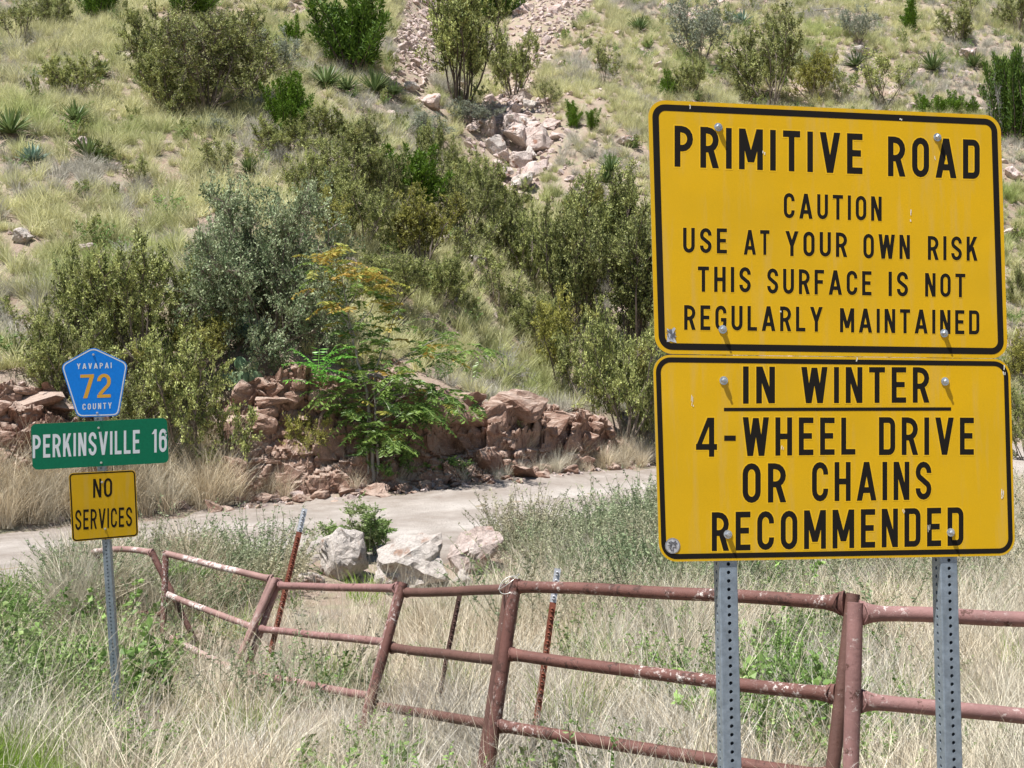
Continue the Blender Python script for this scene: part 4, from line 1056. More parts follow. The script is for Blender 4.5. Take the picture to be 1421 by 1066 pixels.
# upper left slope
shrub('twiggy', 285, 158, 215, 135, 'broad dark twiggy shrub with exposed grey branches, largest on the upper left slope', var=0, group=SL)
shrub('olive', 215, 122, 120, 110, 'olive shrub forming the left shoulder of the broad twiggy shrub', group=SL, var=1)
shrub('olive', 330, 95, 110, 85, 'olive shrub on top of the broad twiggy shrub, below the top frame edge', group=SL, var=2)
shrub('sparse', 28, 62, 75, 70, 'thin olive shrub in the top left corner', group=SL, var=0)
shrub('olive', 75, 45, 60, 55, 'small olive shrub cut by the top edge beside the corner shrub', group=SL)
shrub('juniper', 138, 26, 72, 60, 'dark juniper cut by the top edge, leftmost of the junipers', 'juniper', group=J)
shrub('juniper', 262, 24, 90, 60, 'dark juniper cut by the top edge above the broad twiggy shrub', 'juniper', group=J)
shrub('olive', 100, 138, 92, 62, 'open olive shrub standing alone on grass at upper left', group=SL, var=3)
shrub('juniperbright', 402, 188, 80, 92, 'bright green juniper right of the broad twiggy shrub', 'juniper', group=J, var=0)
shrub('olive', 395, 215, 110, 50, 'low olive shrub at the foot of the bright green juniper', group=SL)
shrub('junipersmall', 407, 66, 36, 48, 'small cone shaped juniper left of the big dark juniper', 'juniper', group=J, var=0)
shrub('juniper', 490, 96, 138, 120, 'big dense dark juniper beside the scree at top', 'juniper', group=J, var=1)
shrub('bluegrey', 385, 105, 95, 62, 'hazy blue grey shrub below the small cone juniper', group=SL)
shrub('bluegrey', 300, 190, 60, 30, 'low grey shrub under the right end of the twiggy shrub', group=SL)
shrub('tall', 640, 150, 130, 185, 'tall open olive shrub in the gully between the two scree patches', group=SL, var=0)
shrub('olive', 712, 135, 85, 95, 'olive shrub right of the tall gully shrub', group=SL, var=2)
shrub('juniper', 690, 25, 90, 60, 'dark bush cut by the top edge above the gully', 'juniper', group=J)
shrub('bluegrey', 655, 178, 95, 42, 'pale grey green low bush at the foot of the tall gully shrub', group=SL)
shrub('junipersmall', 795, 178, 34, 46, 'little juniper with its twin right of the gully rocks', 'juniper', group=J, var=1)
shrub('junipersmall', 820, 180, 26, 34, 'smaller twin juniper nearer the yellow sign', 'juniper', group=J, var=0)
shrub('sparse', 838, 120, 50, 60, 'sparse thin shrub high on the slope above the twin junipers', group=SL)
shrub('sparse', 760, 150, 46, 40, 'thin shrub just above the gully rocks', group=SL)
# middle slope
shrub('olive', 235, 160, 130, 90, 'dark olive shrub filling the lower left of the broad twiggy shrub', group=SL, var=0)
shrub('olive', 350, 140, 110, 85, 'dark olive shrub filling the right side of the broad twiggy shrub', group=SL, var=3)
shrub('olive', 455, 300, 110, 80, 'dark olive shrub above the turning tree top', group=SL, var=2)
shrub('olive', 705, 370, 100, 90, 'dark olive shrub beside the thin one in the grassy gap', group=SL, var=1)
shrub('sparse', 300, 250, 60, 60, 'thin low shrub in grass above the big grey green shrub', group=SL)
shrub('sparse', 190, 262, 50, 50, 'spindly little shrub alone in grass on the left slope', group=SL)
shrub('sparse', 345, 240, 36, 40, 'small upright sprig shrub left of the middle thicket', group=SL)
shrub('sparse', 428, 292, 72, 90, 'dark spiky branched shrub at the left edge of the middle thicket', group=SL, var=1)
shrub('olive', 480, 265, 100, 90, 'olive shrub below the yucca row', group=SL, var=1)
shrub('twiggy', 515, 235, 85, 75, 'greyish twiggy shrub below the yucca row', group=SL)
shrub('juniperbright', 568, 292, 118, 100, 'vivid green juniper in the middle thicket below the rocks', 'juniper', group=J, var=1)
shrub('olive', 605, 250, 80, 80, 'dark olive shrub right behind the vivid green juniper', group=SL, var=0)
shrub('olive', 500, 345, 120, 95, 'olive shrub left of centre in the middle thicket', group=SL, var=2)
shrub('oliveyellow', 585, 375, 140, 115, 'yellowish olive shrub in front of the vivid green juniper', group=SL, var=0)
shrub('olive', 640, 330, 100, 95, 'olive shrub at the right edge of the middle thicket', group=SL, var=3)
shrub('olive', 545, 425, 110, 80, 'dusky olive shrub behind the turning tree', group=SL, var=1)
shrub('greygreen', 375, 474, 275, 215, 'big rounded grey green shrub above the red bank', group=SL, var=0)
shrub('greygreen', 300, 430, 130, 120, 'smaller grey green shrub on the left shoulder of the big grey one', group=SL, var=1)
# left thicket
shrub('olive', 190, 520, 210, 190, 'large upright olive shrub behind the blue shield sign', group=SL, var=1, lean=4)
shrub('olive', 245, 640, 215, 185, 'dark hollow olive shrub hanging over the bank right of the green sign', group=SL, var=0)
shrub('twiggy', 185, 650, 170, 130, 'shaded tangle of twigs behind the green sign', group=SL)
shrub('olive', 85, 560, 130, 130, 'olive shrub at left behind the blue shield sign', group=SL, var=3)
shrub('oliveyellow', 285, 520, 100, 80, 'yellowish olive shrub on the bank edge left of the agave', group=SL, var=1)
shrub('sparse', 55, 500, 80, 80, 'thin shrub at the left edge above the bank', group=SL)
# right thicket beside the big sign
shrub('olive', 868, 612, 150, 175, 'dark olive shrub low against the left edge of the yellow sign', group=SL, var=2)
shrub('tall', 885, 500, 110, 200, 'open olive shrub higher against the left edge of the yellow sign', group=SL, var=1)
shrub('olive', 815, 570, 110, 130, 'olive shrub left of the dark one, over the right end of the bank', group=SL, var=1)
shrub('oliveyellow', 815, 350, 90, 90, 'yellow green shrub between gully rocks and the trunked yucca', group=SL, var=1)
shrub('olive', 780, 420, 110, 110, 'round olive shrub in the heart of the right thicket', group=SL, var=3)
shrub('olive', 660, 300, 90, 90, 'olive shrub just below left of the gully rocks', group=SL, var=1)
shrub('oliveyellow', 455, 345, 90, 80, 'yellowish shrub between the big grey green shrub and the middle thicket', group=SL, var=0)
shrub('olive', 530, 290, 90, 80, 'olive shrub touching the left side of the vivid green juniper', group=SL, var=0)
shrub('olive', 610, 430, 110, 80, 'olive shrub right of the turning tree top', group=SL, var=2)
shrub('sparse', 655, 395, 80, 90, 'thin olive shrub in the grassy gap of the middle slope', group=SL, var=1)
shrub('olive', 445, 205, 90, 60, 'low olive shrub right of the bright green juniper', group=SL, var=3)
shrub('bluegrey', 590, 195, 90, 45, 'grey low bush under the white flat topped rock', group=SL)
shrub('olive', 130, 480, 130, 130, 'olive shrub rising at upper left of the large upright one', group=SL, var=2)
shrub('olive', 275, 450, 110, 110, 'olive shrub between the large upright and the grey green shrubs', group=SL, var=0)
shrub('twiggy', 700, 590, 60, 40, 'small brown twig bush on the bank face', group=SL)
shrub('olive', 960, 140, 70, 60, 'small olive shrub touching the top edge of the sign near its left corner', group=SL, var=1)
shrub('oliveyellow', 1130, 140, 70, 70, 'yellow green shrub over the middle of the sign top', group=SL, var=1)
shrub('bluegrey', 1190, 60, 70, 50, 'grey bush on the stony slope at upper right', group=SL)
shrub('olive', 1330, 60, 60, 50, 'small olive shrub near the pale round rock at upper right', group=SL, var=3)
shrub('tall', 800, 480, 120, 190, 'upright olive shrub left of the tall dark one', group=SL, var=0)
shrub('oliveyellow', 775, 545, 125, 140, 'yellow tinged shrub above the right end of the bank', group=SL, var=0)
shrub('tall', 850, 400, 120, 160, 'olive shrub under the tall yucca by the yellow sign', group=SL, var=0)
shrub('olive', 735, 400, 100, 110, 'dull olive shrub in the middle of the right thicket', group=SL, var=2)
shrub('olive', 700, 320, 80, 70, 'small olive shrub below the gully rocks', group=SL)
shrub('olive', 740, 480, 90, 80, 'low olive shrub over the right half of the bank', group=SL)
shrub('sparse', 690, 435, 80, 90, 'thin pale stemmed shrub in dry grass above the bank', group=SL)
shrub('dead', 698, 530, 85, 60, 'dead grey twig bush on the lip of the bank', 'dead shrub', group=SL)
shrub('twiggy', 900, 620, 90, 110, 'dark twig tangle behind the left edge of the lower yellow panel', group=SL)
# upper right
shrub('bluegrey', 970, 88, 118, 95, 'pale feathery grey green shrub at top left of the yellow sign', group=SL)
shrub('olive', 1068, 150, 125, 125, 'olive shrub standing directly above the yellow sign', group=SL, var=3)
shrub('sparse', 1075, 60, 44, 44, 'dark sprig shrub over the olive one above the sign', group=SL)
shrub('junipersmall', 930, 140, 32, 46, 'small juniper touching the top left corner of the yellow sign', 'juniper', group=J, var=0)
shrub('junipersmall', 1264, 46, 40, 56, 'small juniper at the top edge right of centre above the sign', 'juniper', group=J, var=1)
shrub('sparse', 1225, 150, 90, 80, 'thin yellowish shrub peeping over the top edge of the sign', group=SL, var=2)
for i, (a, b, c, l) in enumerate([(1282, 28, 38, 'leftmost'), (1305, 30, 36, 'second from left'), (1328, 34, 40, 'third from left'), (1350, 26, 30, 'rightmost')]):
    shrub('junipersmall', a, 162, b, c, l + ' of the small junipers in a row over the top right sign corner', 'juniper', group=J)
shrub('juniper', 1408, 195, 85, 150, 'dark juniper at the right frame edge beside the sign corner', 'juniper', group=J, var=0)
shrub('dead', 1388, 190, 45, 100, 'dead white branched shrub in front of the right edge juniper', 'dead shrub', group=SL)
shrub('olive', 1412, 45, 60, 60, 'olive shrub in the top right corner', group=SL)
shrub('sparse', 1340, 25, 60, 45, 'bare brown shrub at the top edge near the right corner', group=SL)
shrub('sparse', 1165, 140, 50, 46, 'low sprig shrub above the sign between olive and yellowish shrubs', group=SL)
shrub('oliveyellow', 1422, 540, 70, 80, 'yellowish shrub at the right frame edge beside the panel joint', group=SL)
shrub('olive', 1425, 640, 70, 110, 'dark shrub at the right frame edge beside the lower panel', group=SL)
shrub('olive', 1415, 420, 50, 50, 'olive shrub right of the upper panel at mid height', group=SL)
# along the bank foot and the road
shrub('broom', 420, 668, 80, 95, 'yellow green broom bush at the foot of the bank left of the tree', group=SL)
shrub('leafy', 540, 668, 95, 50, 'leafy green bush at the foot of the turning tree', group=SL)
shrub('leafy', 625, 668, 80, 34, 'low leafy bush along the far road edge', group=SL)
shrub('leafy', 512, 785, 150, 78, 'green leafy bush behind the largest roadside boulder', 'bush', Y=16.0, var=0)
shrub('leafy', 250, 815, 110, 70, 'green leafy bush behind the pale pipe panel', 'bush', Y=13.3, var=1)
shrub('leafy', 1125, 1010, 105, 120, 'bright leafy bush seen between the big sign posts', 'bush', Y=8.6, var=0)

# ------------------------------------------------------------------ yuccas, agaves, cacti
YU = [rosette('yucca_leaves', 200 + i, 110, .55, .035, 'yucca', .02, .12, .3) for i in range(3)]
AG = [rosette('agave_leaves', 210 + i, 60, .5, .07, 'agave', .15, .05, .4) for i in range(2)]
def spiky(px, py, w_, label, kind='yucca', group='yuccas on the slope', Y=None, up=0):
    p = hit(px, py) if Y is None else None
    k = p[1] / F; ms = YU if kind == 'yucca' else AG; m = ms[RK.randrange(9) % len(ms)]
    CLEAR.append((p[0], p[1] - .15, w_ * k * .42)); o = link(kind, m, None, (p[0], p[1], p[2] + .12 + up)); s = 1.35 * w_ * k / 1.05; o.scale = (s, s, s); o.rotation_euler = (.1, 0, RK.uniform(0, 6))
    return tag(o, label, kind, group)
for a in [(15, 192, 66, 'dark spiky yucca at the left frame edge'), (105, 174, 50, 'yucca with upright leaves on the upper left slope'),
          (122, 226, 56, 'yucca below the tan slab on the left slope'), (140, 108, 36, 'pale yucca above the lone olive shrub'),
          (452, 124, 56, 'leftmost yucca of the row under the big dark juniper'), (482, 130, 40, 'low yucca in the row under the big dark juniper'),
          (520, 132, 58, 'tallest yucca of the row under the big dark juniper'), (546, 136, 34, 'rightmost small yucca of the row under the juniper'),
          (345, 245, 36, 'yucca in grass above the big grey green shrub'), (888, 45, 36, 'small yucca high on the slope left of the sign'),
          (1132, 92, 34, 'yucca with dry skirt above the sign'), (1188, 95, 34, 'small yucca right of the dead leaf heap above the sign'),
          (1295, 100, 44, 'yucca left of the pale round rock on the right slope'), (1350, 95, 34, 'yucca right of the pale round rock'),
          (760, 365, 44, 'yucca inside the right thicket'), (742, 345, 30, 'smaller yucca inside the right thicket')]:
    spiky(*a)
def stalked(px, py, w_, h_px, label):
    p = hit(px, py); k = p[1] / F; e = empty('yucca', tuple(p), label, 'yucca', 'yuccas on the slope')
    mb = MB(); tube(mb, [(0, 0, -.1), (.05, 0, h_px * k * .5), (0, 0, h_px * k)], [.09, .08, .07], 7); link('trunk', mb.mesh('trunk', M['bark']), e)
    for q in ((0, 0, h_px * k), (-.18, .05, h_px * k * .75)):
        o = link('leaf_head', YU[1], e, q); s = w_ * k / 1.05; o.scale = (s, s, s)
stalked(848, 300, 62, 62, 'tall trunked yucca with round head left of the sign')
spiky(45, 232, 44, 'small blue green agave on the left slope', 'agave', 'agaves'); spiky(347, 480, 62, 'blue green agave on the bank under the big grey green shrub', 'agave', 'agaves')
spiky(1030, 35, 0.1 + 30, 'grey agave at the top edge above the sign', 'agave', 'agaves')
def cactus(px, py, s, label, seed, Y=None, lift=0):
    if Y is None: p = hit(px, py)
    else: q = at(px, py, Y); p = np.array([q[0], Y, q[2] if lift else float(gz(q[0], Y))])
    e = empty('prickly_pear', tuple(p), label, 'cactus', 'prickly pears'); r = np.random.default_rng(seed); k = p[1] / F * s
    def pad(c, d, w0, h0):
        mb = MB(); yaw = r.uniform(-.7, .7); n = 14
        V_ = []; 
        for sgn in (1, -1):
            for q, th in ((1, .0), (.82, .10), (.45, .16), (0.01, .18)):
                for a in np.arange(n) * 2 * np.pi / n:
                    x = math.cos(a) * w0 * q; z = (math.sin(a) * h0) * q + h0; y = sgn * th * w0
                    V_.append((x, y, z))
        V_ = np.array(V_); F_ = []
        for g_ in range(2):
            for b in range(3):
                for i in range(n): F_.append([g_ * 4 * n + b * n + i, g_ * 4 * n + b * n + (i + 1) % n, g_ * 4 * n + (b + 1) * n + (i + 1) % n, g_ * 4 * n + (b + 1) * n + i])
        cy, sy = math.cos(yaw), math.sin(yaw); cd, sd2 = math.cos(d), math.sin(d)
        V2 = np.stack([V_[:, 0] * cd + V_[:, 2] * sd2, V_[:, 1], -V_[:, 0] * sd2 + V_[:, 2] * cd], -1)
        V2 = np.stack([V2[:, 0] * cy - V2[:, 1] * sy, V2[:, 0] * sy + V2[:, 1] * cy, V2[:, 2]], -1) + c
        mb.add(V2, F_, r.random()); link('pad', mb.mesh('pad', M['cactus'], True), e)
        return c + np.array([sd2 * 2 * h0 * cy, sd2 * 2 * h0 * sy, cd * 2 * h0])
    for b in range(5):
        c = np.array([(b - 2) * .22 * k, r.uniform(-.1, .1) * k, -.04]); t = pad(c, r.uniform(-.5, .5), .15 * k, .20 * k)
        for _ in range(r.integers(0, 3)): pad(t - [0, 0, .03 * k], r.uniform(-.9, .9), .13 * k, .17 * k)
cactus(332, 540, 68, 'prickly pear on the lip of the red bank', 1)
cactus(190, 1048, 58, 'prickly pear low in dry grass at the bottom left', 2, Y=7.6)
cactus(232, 1010, 44, 'yellowish prickly pear right of the other one in dry grass', 3, Y=8.1)

# ------------------------------------------------------------------ turning tree in front of the bank
def turning_tree():
    p = hit(522, 668); p[1] -= .35; k = p[1] / F
    e = empty('sapling_tree', tuple(p), 'slender young tree with orange turning top leaves in front of the red bank', 'tree')
    r = np.random.default_rng(77)
    def L(x, y, d=0.0): return np.array([(x - 522) * k, d, (668 - y) * k])
    st = MB(); tips = []
    branches = [([(522, 672), (519, 610), (514, 560), (506, 525), (497, 495), (490, 462), (484, 430)], .045, .014, 0),
                ([(497, 495), (488, 455), (470, 425), (452, 395), (440, 360)], .018, .006, -.1),
                ([(484, 430), (478, 395), (470, 365), (466, 340)], .014, .005, .1), ([(484, 430), (500, 400), (515, 375)], .012, .005, -.2),
                ([(490, 462), (515, 430), (530, 405), (540, 385)], .014, .005, .1),
                ([(528, 672), (526, 610), (522, 560), (520, 520), (534, 480), (545, 450), (556, 420)], .035, .008, .15),
                ([(520, 520), (556, 500), (590, 478), (622, 462)], .018, .005, .2), ([(556, 500), (600, 492), (640, 488), (672, 484)], .012, .004, .1),
                ([(522, 560), (560, 545), (605, 545), (650, 555)], .016, .005, -.1), ([(519, 590), (545, 575), (575, 570), (600, 575)], .014, .004, -.3),
                ([(519, 600), (500, 575), (478, 560), (466, 540)], .012, .004, -.2), ([(515, 672), (512, 620), (514, 580)], .02, .012, -.15),
                ([(522, 600), (540, 600), (556, 608)], .012, .004, -.35), ([(514, 560), (535, 540), (560, 520)], .012, .004, -.3)]
    for pts, r0, r1, dep in branches:
        P = np.array([L(x, y, dep * i / (len(pts) - 1)) for i, (x, y) in enumerate(pts)])
        t = np.linspace(0, len(P) - 1, len(P) * 4); Q = np.stack([np.interp(t, range(len(P)), P[:, c]) for c in range(3)], -1); Q[1:-1] += r.normal(size=(len(Q) - 2, 3)) * .012
        tube(st, Q, np.linspace(r0, r1, len(Q)) * .8, 6, False)
        n0 = int(len(Q) * .4) if r0 < .03 else int(len(Q) * .55)
        for q in range(n0, len(Q)):
            tips.append((Q[q], unit(Q[q] - Q[q - 1])))
    link('trunk', st.mesh('trunk', M['barkpale']), e)
    mats = {'lush': MB(), 'turning': MB(), 'fern': MB()}
    def compound(p0, d, Lr, mbx, pairs=9, ll=.125, lw=.040, drp=1.0):
        P = []; q = p0.copy(); dd = d.copy()
        for i in range(pairs + 1):
            P.append(q.copy()); dd = unit(dd - np.array([0, 0, drp / pairs])); q = q + dd * Lr / pairs
        P = np.array(P); tube(mbx, P, .004, 3, False, .9)
        tg = norm(np.gradient(P, axis=0)); sd = norm(np.cross(tg, [0, 0, 1.]))
        tt = r.random()
        for sgn in (1, -1):
            pos = P[1:]; dv = norm(sd[1:] * sgn + tg[1:] * .35 + [0, 0, -.25])
            leaves(mbx, r, pos, dv, np.full(len(pos), ll), np.full(len(pos), lw), .12, tt)
    for q, d in tips:
        py = 668 - q[2] / k
        for _ in range(4 if py > 500 else 2):
            az = r.uniform(0, 6.28); dv = unit(d * .4 + np.array([math.cos(az), math.sin(az), r.uniform(-.35, .8)]))
            to = np.clip((475 - py) / 110, .05, .8) + (.12 if 480 < py < 520 else 0)
            compound(q + r.normal(size=3) * .09, dv, r.uniform(.3, .55), mats['turning' if r.random() < to else 'lush'])
    # the big fresh fronds at the left
    b = L(452, 525, -.3); tube(st, [L(470, 560), b], .01, 5)
    for i in range(13):
        a = -1.2 + i * .24; d = np.array([math.sin(a) * 1.2, r.uniform(-.6, .2), .35 + .5 * math.cos(a)])
        compound(b + r.normal(size=3) * .06 + np.array([0, 0, r.uniform(-.2, .3)]), unit(d), r.uniform(.5, .75), mats['fern'], 12, .15, .035, .7)
    for nm, lab in (('lush', None), ('turning', 'orange and yellow turning foliage'), ('fern', 'bright green fern like fronds')):
        o = link('foliage', mats[nm].mesh('foliage', M[nm]), e)
        if lab: o['label'] = lab
turning_tree()

# ------------------------------------------------------------------ scattered ground cover (geometry-node instances)
def scatter(name, label, cat, P, sc, src, rot=None, tilt=.12, seed=0):
    """P: (n,3) places; src: meshes; every instance turned and scaled by its own attributes"""
    r = np.random.default_rng(seed); n = len(P)
    me = bpy.data.meshes.new(name); me.vertices.add(n); me.vertices.foreach_set('co', P.astype(np.float32).ravel())
    a = me.attributes.new('turn', 'FLOAT_VECTOR', 'POINT')
    e = np.stack([r.normal(size=n) * tilt, r.normal(size=n) * tilt, r.uniform(0, 6.283, n)], -1); a.data.foreach_set('vector', e.astype(np.float32).ravel())
    sc = np.broadcast_to(np.asarray(sc, float), (n,)); s3 = np.stack([sc * r.uniform(.85, 1.2, n), sc * r.uniform(.85, 1.2, n), sc * r.uniform(.8, 1.2, n)], -1)
    a = me.attributes.new('size', 'FLOAT_VECTOR', 'POINT'); a.data.foreach_set('vector', s3.astype(np.float32).ravel())
    a = me.attributes.new('pick', 'INT', 'POINT'); a.data.foreach_set('value', r.integers(0, len(src), n).astype(np.int32))
    o = link(name, me); tag(o, label, cat, None, 'stuff')
    ng = bpy.data.node_groups.new(name, 'GeometryNodeTree')
    ng.interface.new_socket('Geometry', in_out='INPUT', socket_type='NodeSocketGeometry'); ng.interface.new_socket('Geometry', in_out='OUTPUT', socket_type='NodeSocketGeometry')
    N = ng.nodes; gi = N.new('NodeGroupInput'); go = N.new('NodeGroupOutput'); jn = N.new('GeometryNodeJoinGeometry')
    def att(nm, t):
        x = N.new('GeometryNodeInputNamedAttribute'); x.data_type = t; x.inputs[0].default_value = nm
        return [q for q in x.outputs if q.enabled][0]
    tr, sz, pk = att('turn', 'FLOAT_VECTOR'), att('size', 'FLOAT_VECTOR'), att('pick', 'INT')
    e2r = N.new('FunctionNodeEulerToRotation'); ng.links.new(tr, e2r.inputs[0])
    for k, m in enumerate(src):
        so_ = bpy.data.objects.new(name + '_source', m)
        oi = N.new('GeometryNodeObjectInfo'); oi.inputs[0].default_value = so_; oi.inputs[1].default_value = True
        cmp_ = N.new('FunctionNodeCompare'); cmp_.data_type = 'INT'; cmp_.operation = 'EQUAL'
        ii = [q for q in cmp_.inputs if q.enabled]; ng.links.new(pk, ii[0]); ii[1].default_value = k
        ip = N.new('GeometryNodeInstanceOnPoints'); ng.links.new(gi.outputs[0], ip.inputs['Points']); ng.links.new(cmp_.outputs[0], ip.inputs['Selection'])
        ng.links.new(oi.outputs['Geometry'], ip.inputs['Instance']); ng.links.new(e2r.outputs[0], ip.inputs['Rotation']); ng.links.new(sz, ip.inputs['Scale'])
        ng.links.new(ip.outputs[0], jn.inputs[0])
    ng.links.new(jn.outputs[0], go.inputs[0])
    md = o.modifiers.new('scatter', 'NODES'); md.node_group = ng
    return o
def region(n, y0, y1, seed, pad=110, pw=1.0):
    """random ground places inside (a margin round) the view, even per square metre"""
    r = np.random.default_rng(seed); Y = np.sqrt(r.uniform(y0 ** 2, y1 ** 2, n)); u = r.uniform(-pad, 1421 + pad + 40, n)
    X = (u - CX) / F * Y; Z = gz(X, Y); pxx, pyy = project(X, Y, Z)
    return X, Y, Z, pxx, pyy, r
def inpoly(px, py, poly):
    c = np.zeros(len(px), bool); j = len(poly) - 1
    for i in range(len(poly)):
        xi, yi = poly[i]; xj, yj = poly[j]
        c ^= ((yi > py) != (yj > py)) & (px < (xj - xi) * (py - yi) / (yj - yi + 1e-9) + xi); j = i
    return c
SCREE = [[(540, -300), (640, -300), (615, 60), (600, 110), (585, 150), (540, 130), (548, 60), (560, 0)], [(690, -300), (900, -300), (820, 10), (770, 60), (745, 110), (735, 140), (700, 130), (705, 60), (700, 0)],
         [(385, -200), (440, -200), (425, 30), (400, 20)], [(650, 150), (700, 130), (760, 140), (780, 190), (770, 230), (745, 265), (700, 270), (670, 220), (645, 200)]]
def bankzone(X, Y, px):
    yb, yt = _interp_col(5, 0, px), _interp_col(6, 0, px)
    return (Y > yb - 1.0) & (((px > 285) & (px < 890) & (Y < yt + .3)) | ((px < 190) & (Y < yt - .2)))

def uncleared(X, Y, sc=1.0):
    m = np.ones(len(X), bool)
    for a, b, c in CLEAR: m &= (X - a) ** 2 + (Y - b) ** 2 > (c * sc + .1) ** 2
    return m
# hillside bunch grass
HG = [tuft('bunch_grass', 300 + i, 120, .09, .42, .010, 'hillgrass', lean=.45, curl=.9) for i in range(4)]
HG2 = [tuft('grey_bunch_grass', 310 + i, 110, .10, .36, .009, 'hillgrey', lean=.5, curl=.9, kink=.1) for i in range(3)]
X, Y, Z, px, py, r = region(46000, 21.2, 88, 1)
ok = (Y > road_far(px) + .5) & ~bankzone(X, Y, px)
scr = np.zeros(len(X), bool)
for s_ in SCREE: scr |= inpoly(px, py, s_)
den = .55 + .5 * vn(X * .35, Y * .35, 0, 21) + .15 * (px < 600) - .25 * ((px > 780) & (py < 320)) * (vn(X * .8, Y * .8, 0, 22) > -.1)
ok &= ~scr & (r.random(len(X)) < np.clip(den + .2, .34, 1)) & uncleared(X, Y)
gk = vn(X * .3, Y * .3, 0, 25) + r.normal(size=len(X)) * .35
a = ok & (gk < .28); b = ok & (gk >= .28)
scatter('bunch_grass', 'pale yellow green bunch grass covering the hillside', 'grass', np.stack([X, Y, Z], -1)[a], r.uniform(.55, 1.6, a.sum()), HG, seed=1)
scatter('grey_bunch_grass', 'grey weathered bunch grass tufts among the hillside grass', 'grass', np.stack([X, Y, Z], -1)[b], r.uniform(.7, 1.5, b.sum()), HG2, seed=2)
# small low scrub and green forbs
SC = [shrub_mesh(400 + i, 7, 1.0, .5, (6, 5), 9, .06, .03, .25, .1, .01, 'olive', name='low_scrub') for i in range(2)]
FB = [weed_mesh('green_forb', 410 + i, 14, .35, .16, 16, .05, .018, 'weed') for i in range(2)]
X, Y, Z, px, py, r = region(3600, 22, 88, 3)
ok = (Y > road_far(px) + 1) & ~bankzone(X, Y, px) & (r.random(len(X)) < .28 + .3 * vn(X * .25, Y * .25, 0, 33))
for s_ in SCREE: ok &= ~inpoly(px, py, s_)
scatter('green_forbs', 'small green forbs and seedlings scattered over the hillside', 'ground cover', np.stack([X, Y, Z], -1)[ok], r.uniform(.8, 1.9, ok.sum()), FB, seed=3)
ok &= r.random(len(X)) < .5
scatter('low_scrub', 'knee high olive scrub dotted over the hillside', 'ground cover', np.stack([X, Y, Z - .03], -1)[ok], r.uniform(.3, .7, ok.sum()), [SC[0][1], SC[1][1]], seed=15)
# scree and loose stones
ST_ = [rock_mesh('loose_stone', 500 + i, M['scree'], (1, .85, .7), 1, 12, .05) for i in range(5)]
X, Y, Z, px, py, r = region(90000, 26, 95, 4)
ok = np.zeros(len(X), bool)
for s_ in SCREE: ok |= inpoly(px + r.normal(size=len(X)) * 6, py + r.normal(size=len(X)) * 6, s_)
ok &= r.random(len(X)) < .8
scatter('scree', 'pinkish loose stones of the scree running down the gully', 'scree', np.stack([X, Y, Z + .02], -1)[ok], np.exp(r.normal(size=ok.sum()) * .55) * .19, ST_, tilt=.5, seed=4)
X, Y, Z, px, py, r = region(42000, 21, 88, 5)
dn = .07 + .24 * (vn(X * .5, Y * .5, 0, 41) > .2) + .5 * ((px > 760) & (py < 330)) * (vn(X * .7, Y * .7, 0, 42) > -.1)
ok = (Y > road_far(px) + .4) & (r.random(len(X)) < dn)
scatter('loose_stones', 'loose pale and pink stones strewn over the slope', 'stones', np.stack([X, Y, Z + .02], -1)[ok], np.exp(r.normal(size=ok.sum()) * .6) * .13, ST_, tilt=.5, seed=5)
X, Y, Z, px, py, r = region(14000, 12, 40, 6)
ed = np.minimum(abs(Y - road_near(px)), abs(Y - road_far(px) - .6)); bz_ = abs(Y - _interp_col(5, 0, px) + .5)
ok = ((ed < .8) & (r.random(len(X)) < .35)) | ((bz_ < .6) & (r.random(len(X)) < .7)) | ((Y > road_near(px)) & (Y < road_far(px)) & (r.random(len(X)) < .05))
scatter('road_gravel', 'stones and gravel along the road edges and the foot of the bank', 'gravel', np.stack([X, Y, Z + .03], -1)[ok], np.exp(r.normal(size=ok.sum()) * .5) * np.where(bz_ < .6, .12, np.where(ed < .3, .07, .035))[ok], ST_, tilt=.5, seed=6)

# tall straw tussocks at the foot of the bank and along the far road edge
TT = [tuft('tall_tussock', 320 + i, 170, .14, .85, .008, 'straw', lean=.42, curl=1.0, segs=5, kink=.05) for i in range(4)]
X, Y, Z, px, py, r = region(26000, 14, 42, 7)
o_ = Y - road_far(px)
w1 = (o_ > .15) & (o_ < 1.3)
pr = np.where(px < 320, .9, np.where(px < 400, .6, np.where(px < 620, .25, .55)))
ok = w1 & (r.random(len(X)) < pr)
scl = np.where(px < 330, r.uniform(.7, 1.25, len(X)), r.uniform(.35, .7, len(X)))
scatter('roadside_tussocks', 'tall straw coloured tussock grass along the far edge of the road', 'grass', np.stack([X, Y, Z], -1)[ok], scl[ok], TT, seed=7)

# foreground dry grass between camera and road
def rockzone(X, Y):
    q = CX + F * X / Y
    return np.where((q > 405) & (q < 705) & (Y > 13.2) & (Y < 17), 1.0, 0.0)
FG = [tuft('dry_grass', 330 + i, 70, .16, .62, .0042, 'straw', lean=.5, curl=1.1, segs=6, kink=.10) for i in range(5)]
FG2 = [tuft('grey_dry_grass', 340 + i, 80, .18, .50, .0036, 'strawgrey', lean=.7, curl=1.2, segs=6, kink=.16) for i in range(4)]
X, Y, Z, px, py, r = region(9500, 3.3, 27, 8, 160)
ok = Y < road_near(px) + .15
ok &= ~((px > 260) & (px < 700) & (Y > road_near(px) - 1.2) & (r.random(len(X)) < .45))
near = np.clip((Y - 3) / 3, .55, 1)
hh = np.where(Y > road_near(px) - 2.2, .8, 1.0) * np.where((Y > 8.4) & (px > 200) & (px < 580), .62, 1)
gk = vn(X * .5, Y * .5, 0, 61) + r.normal(size=len(X)) * .5
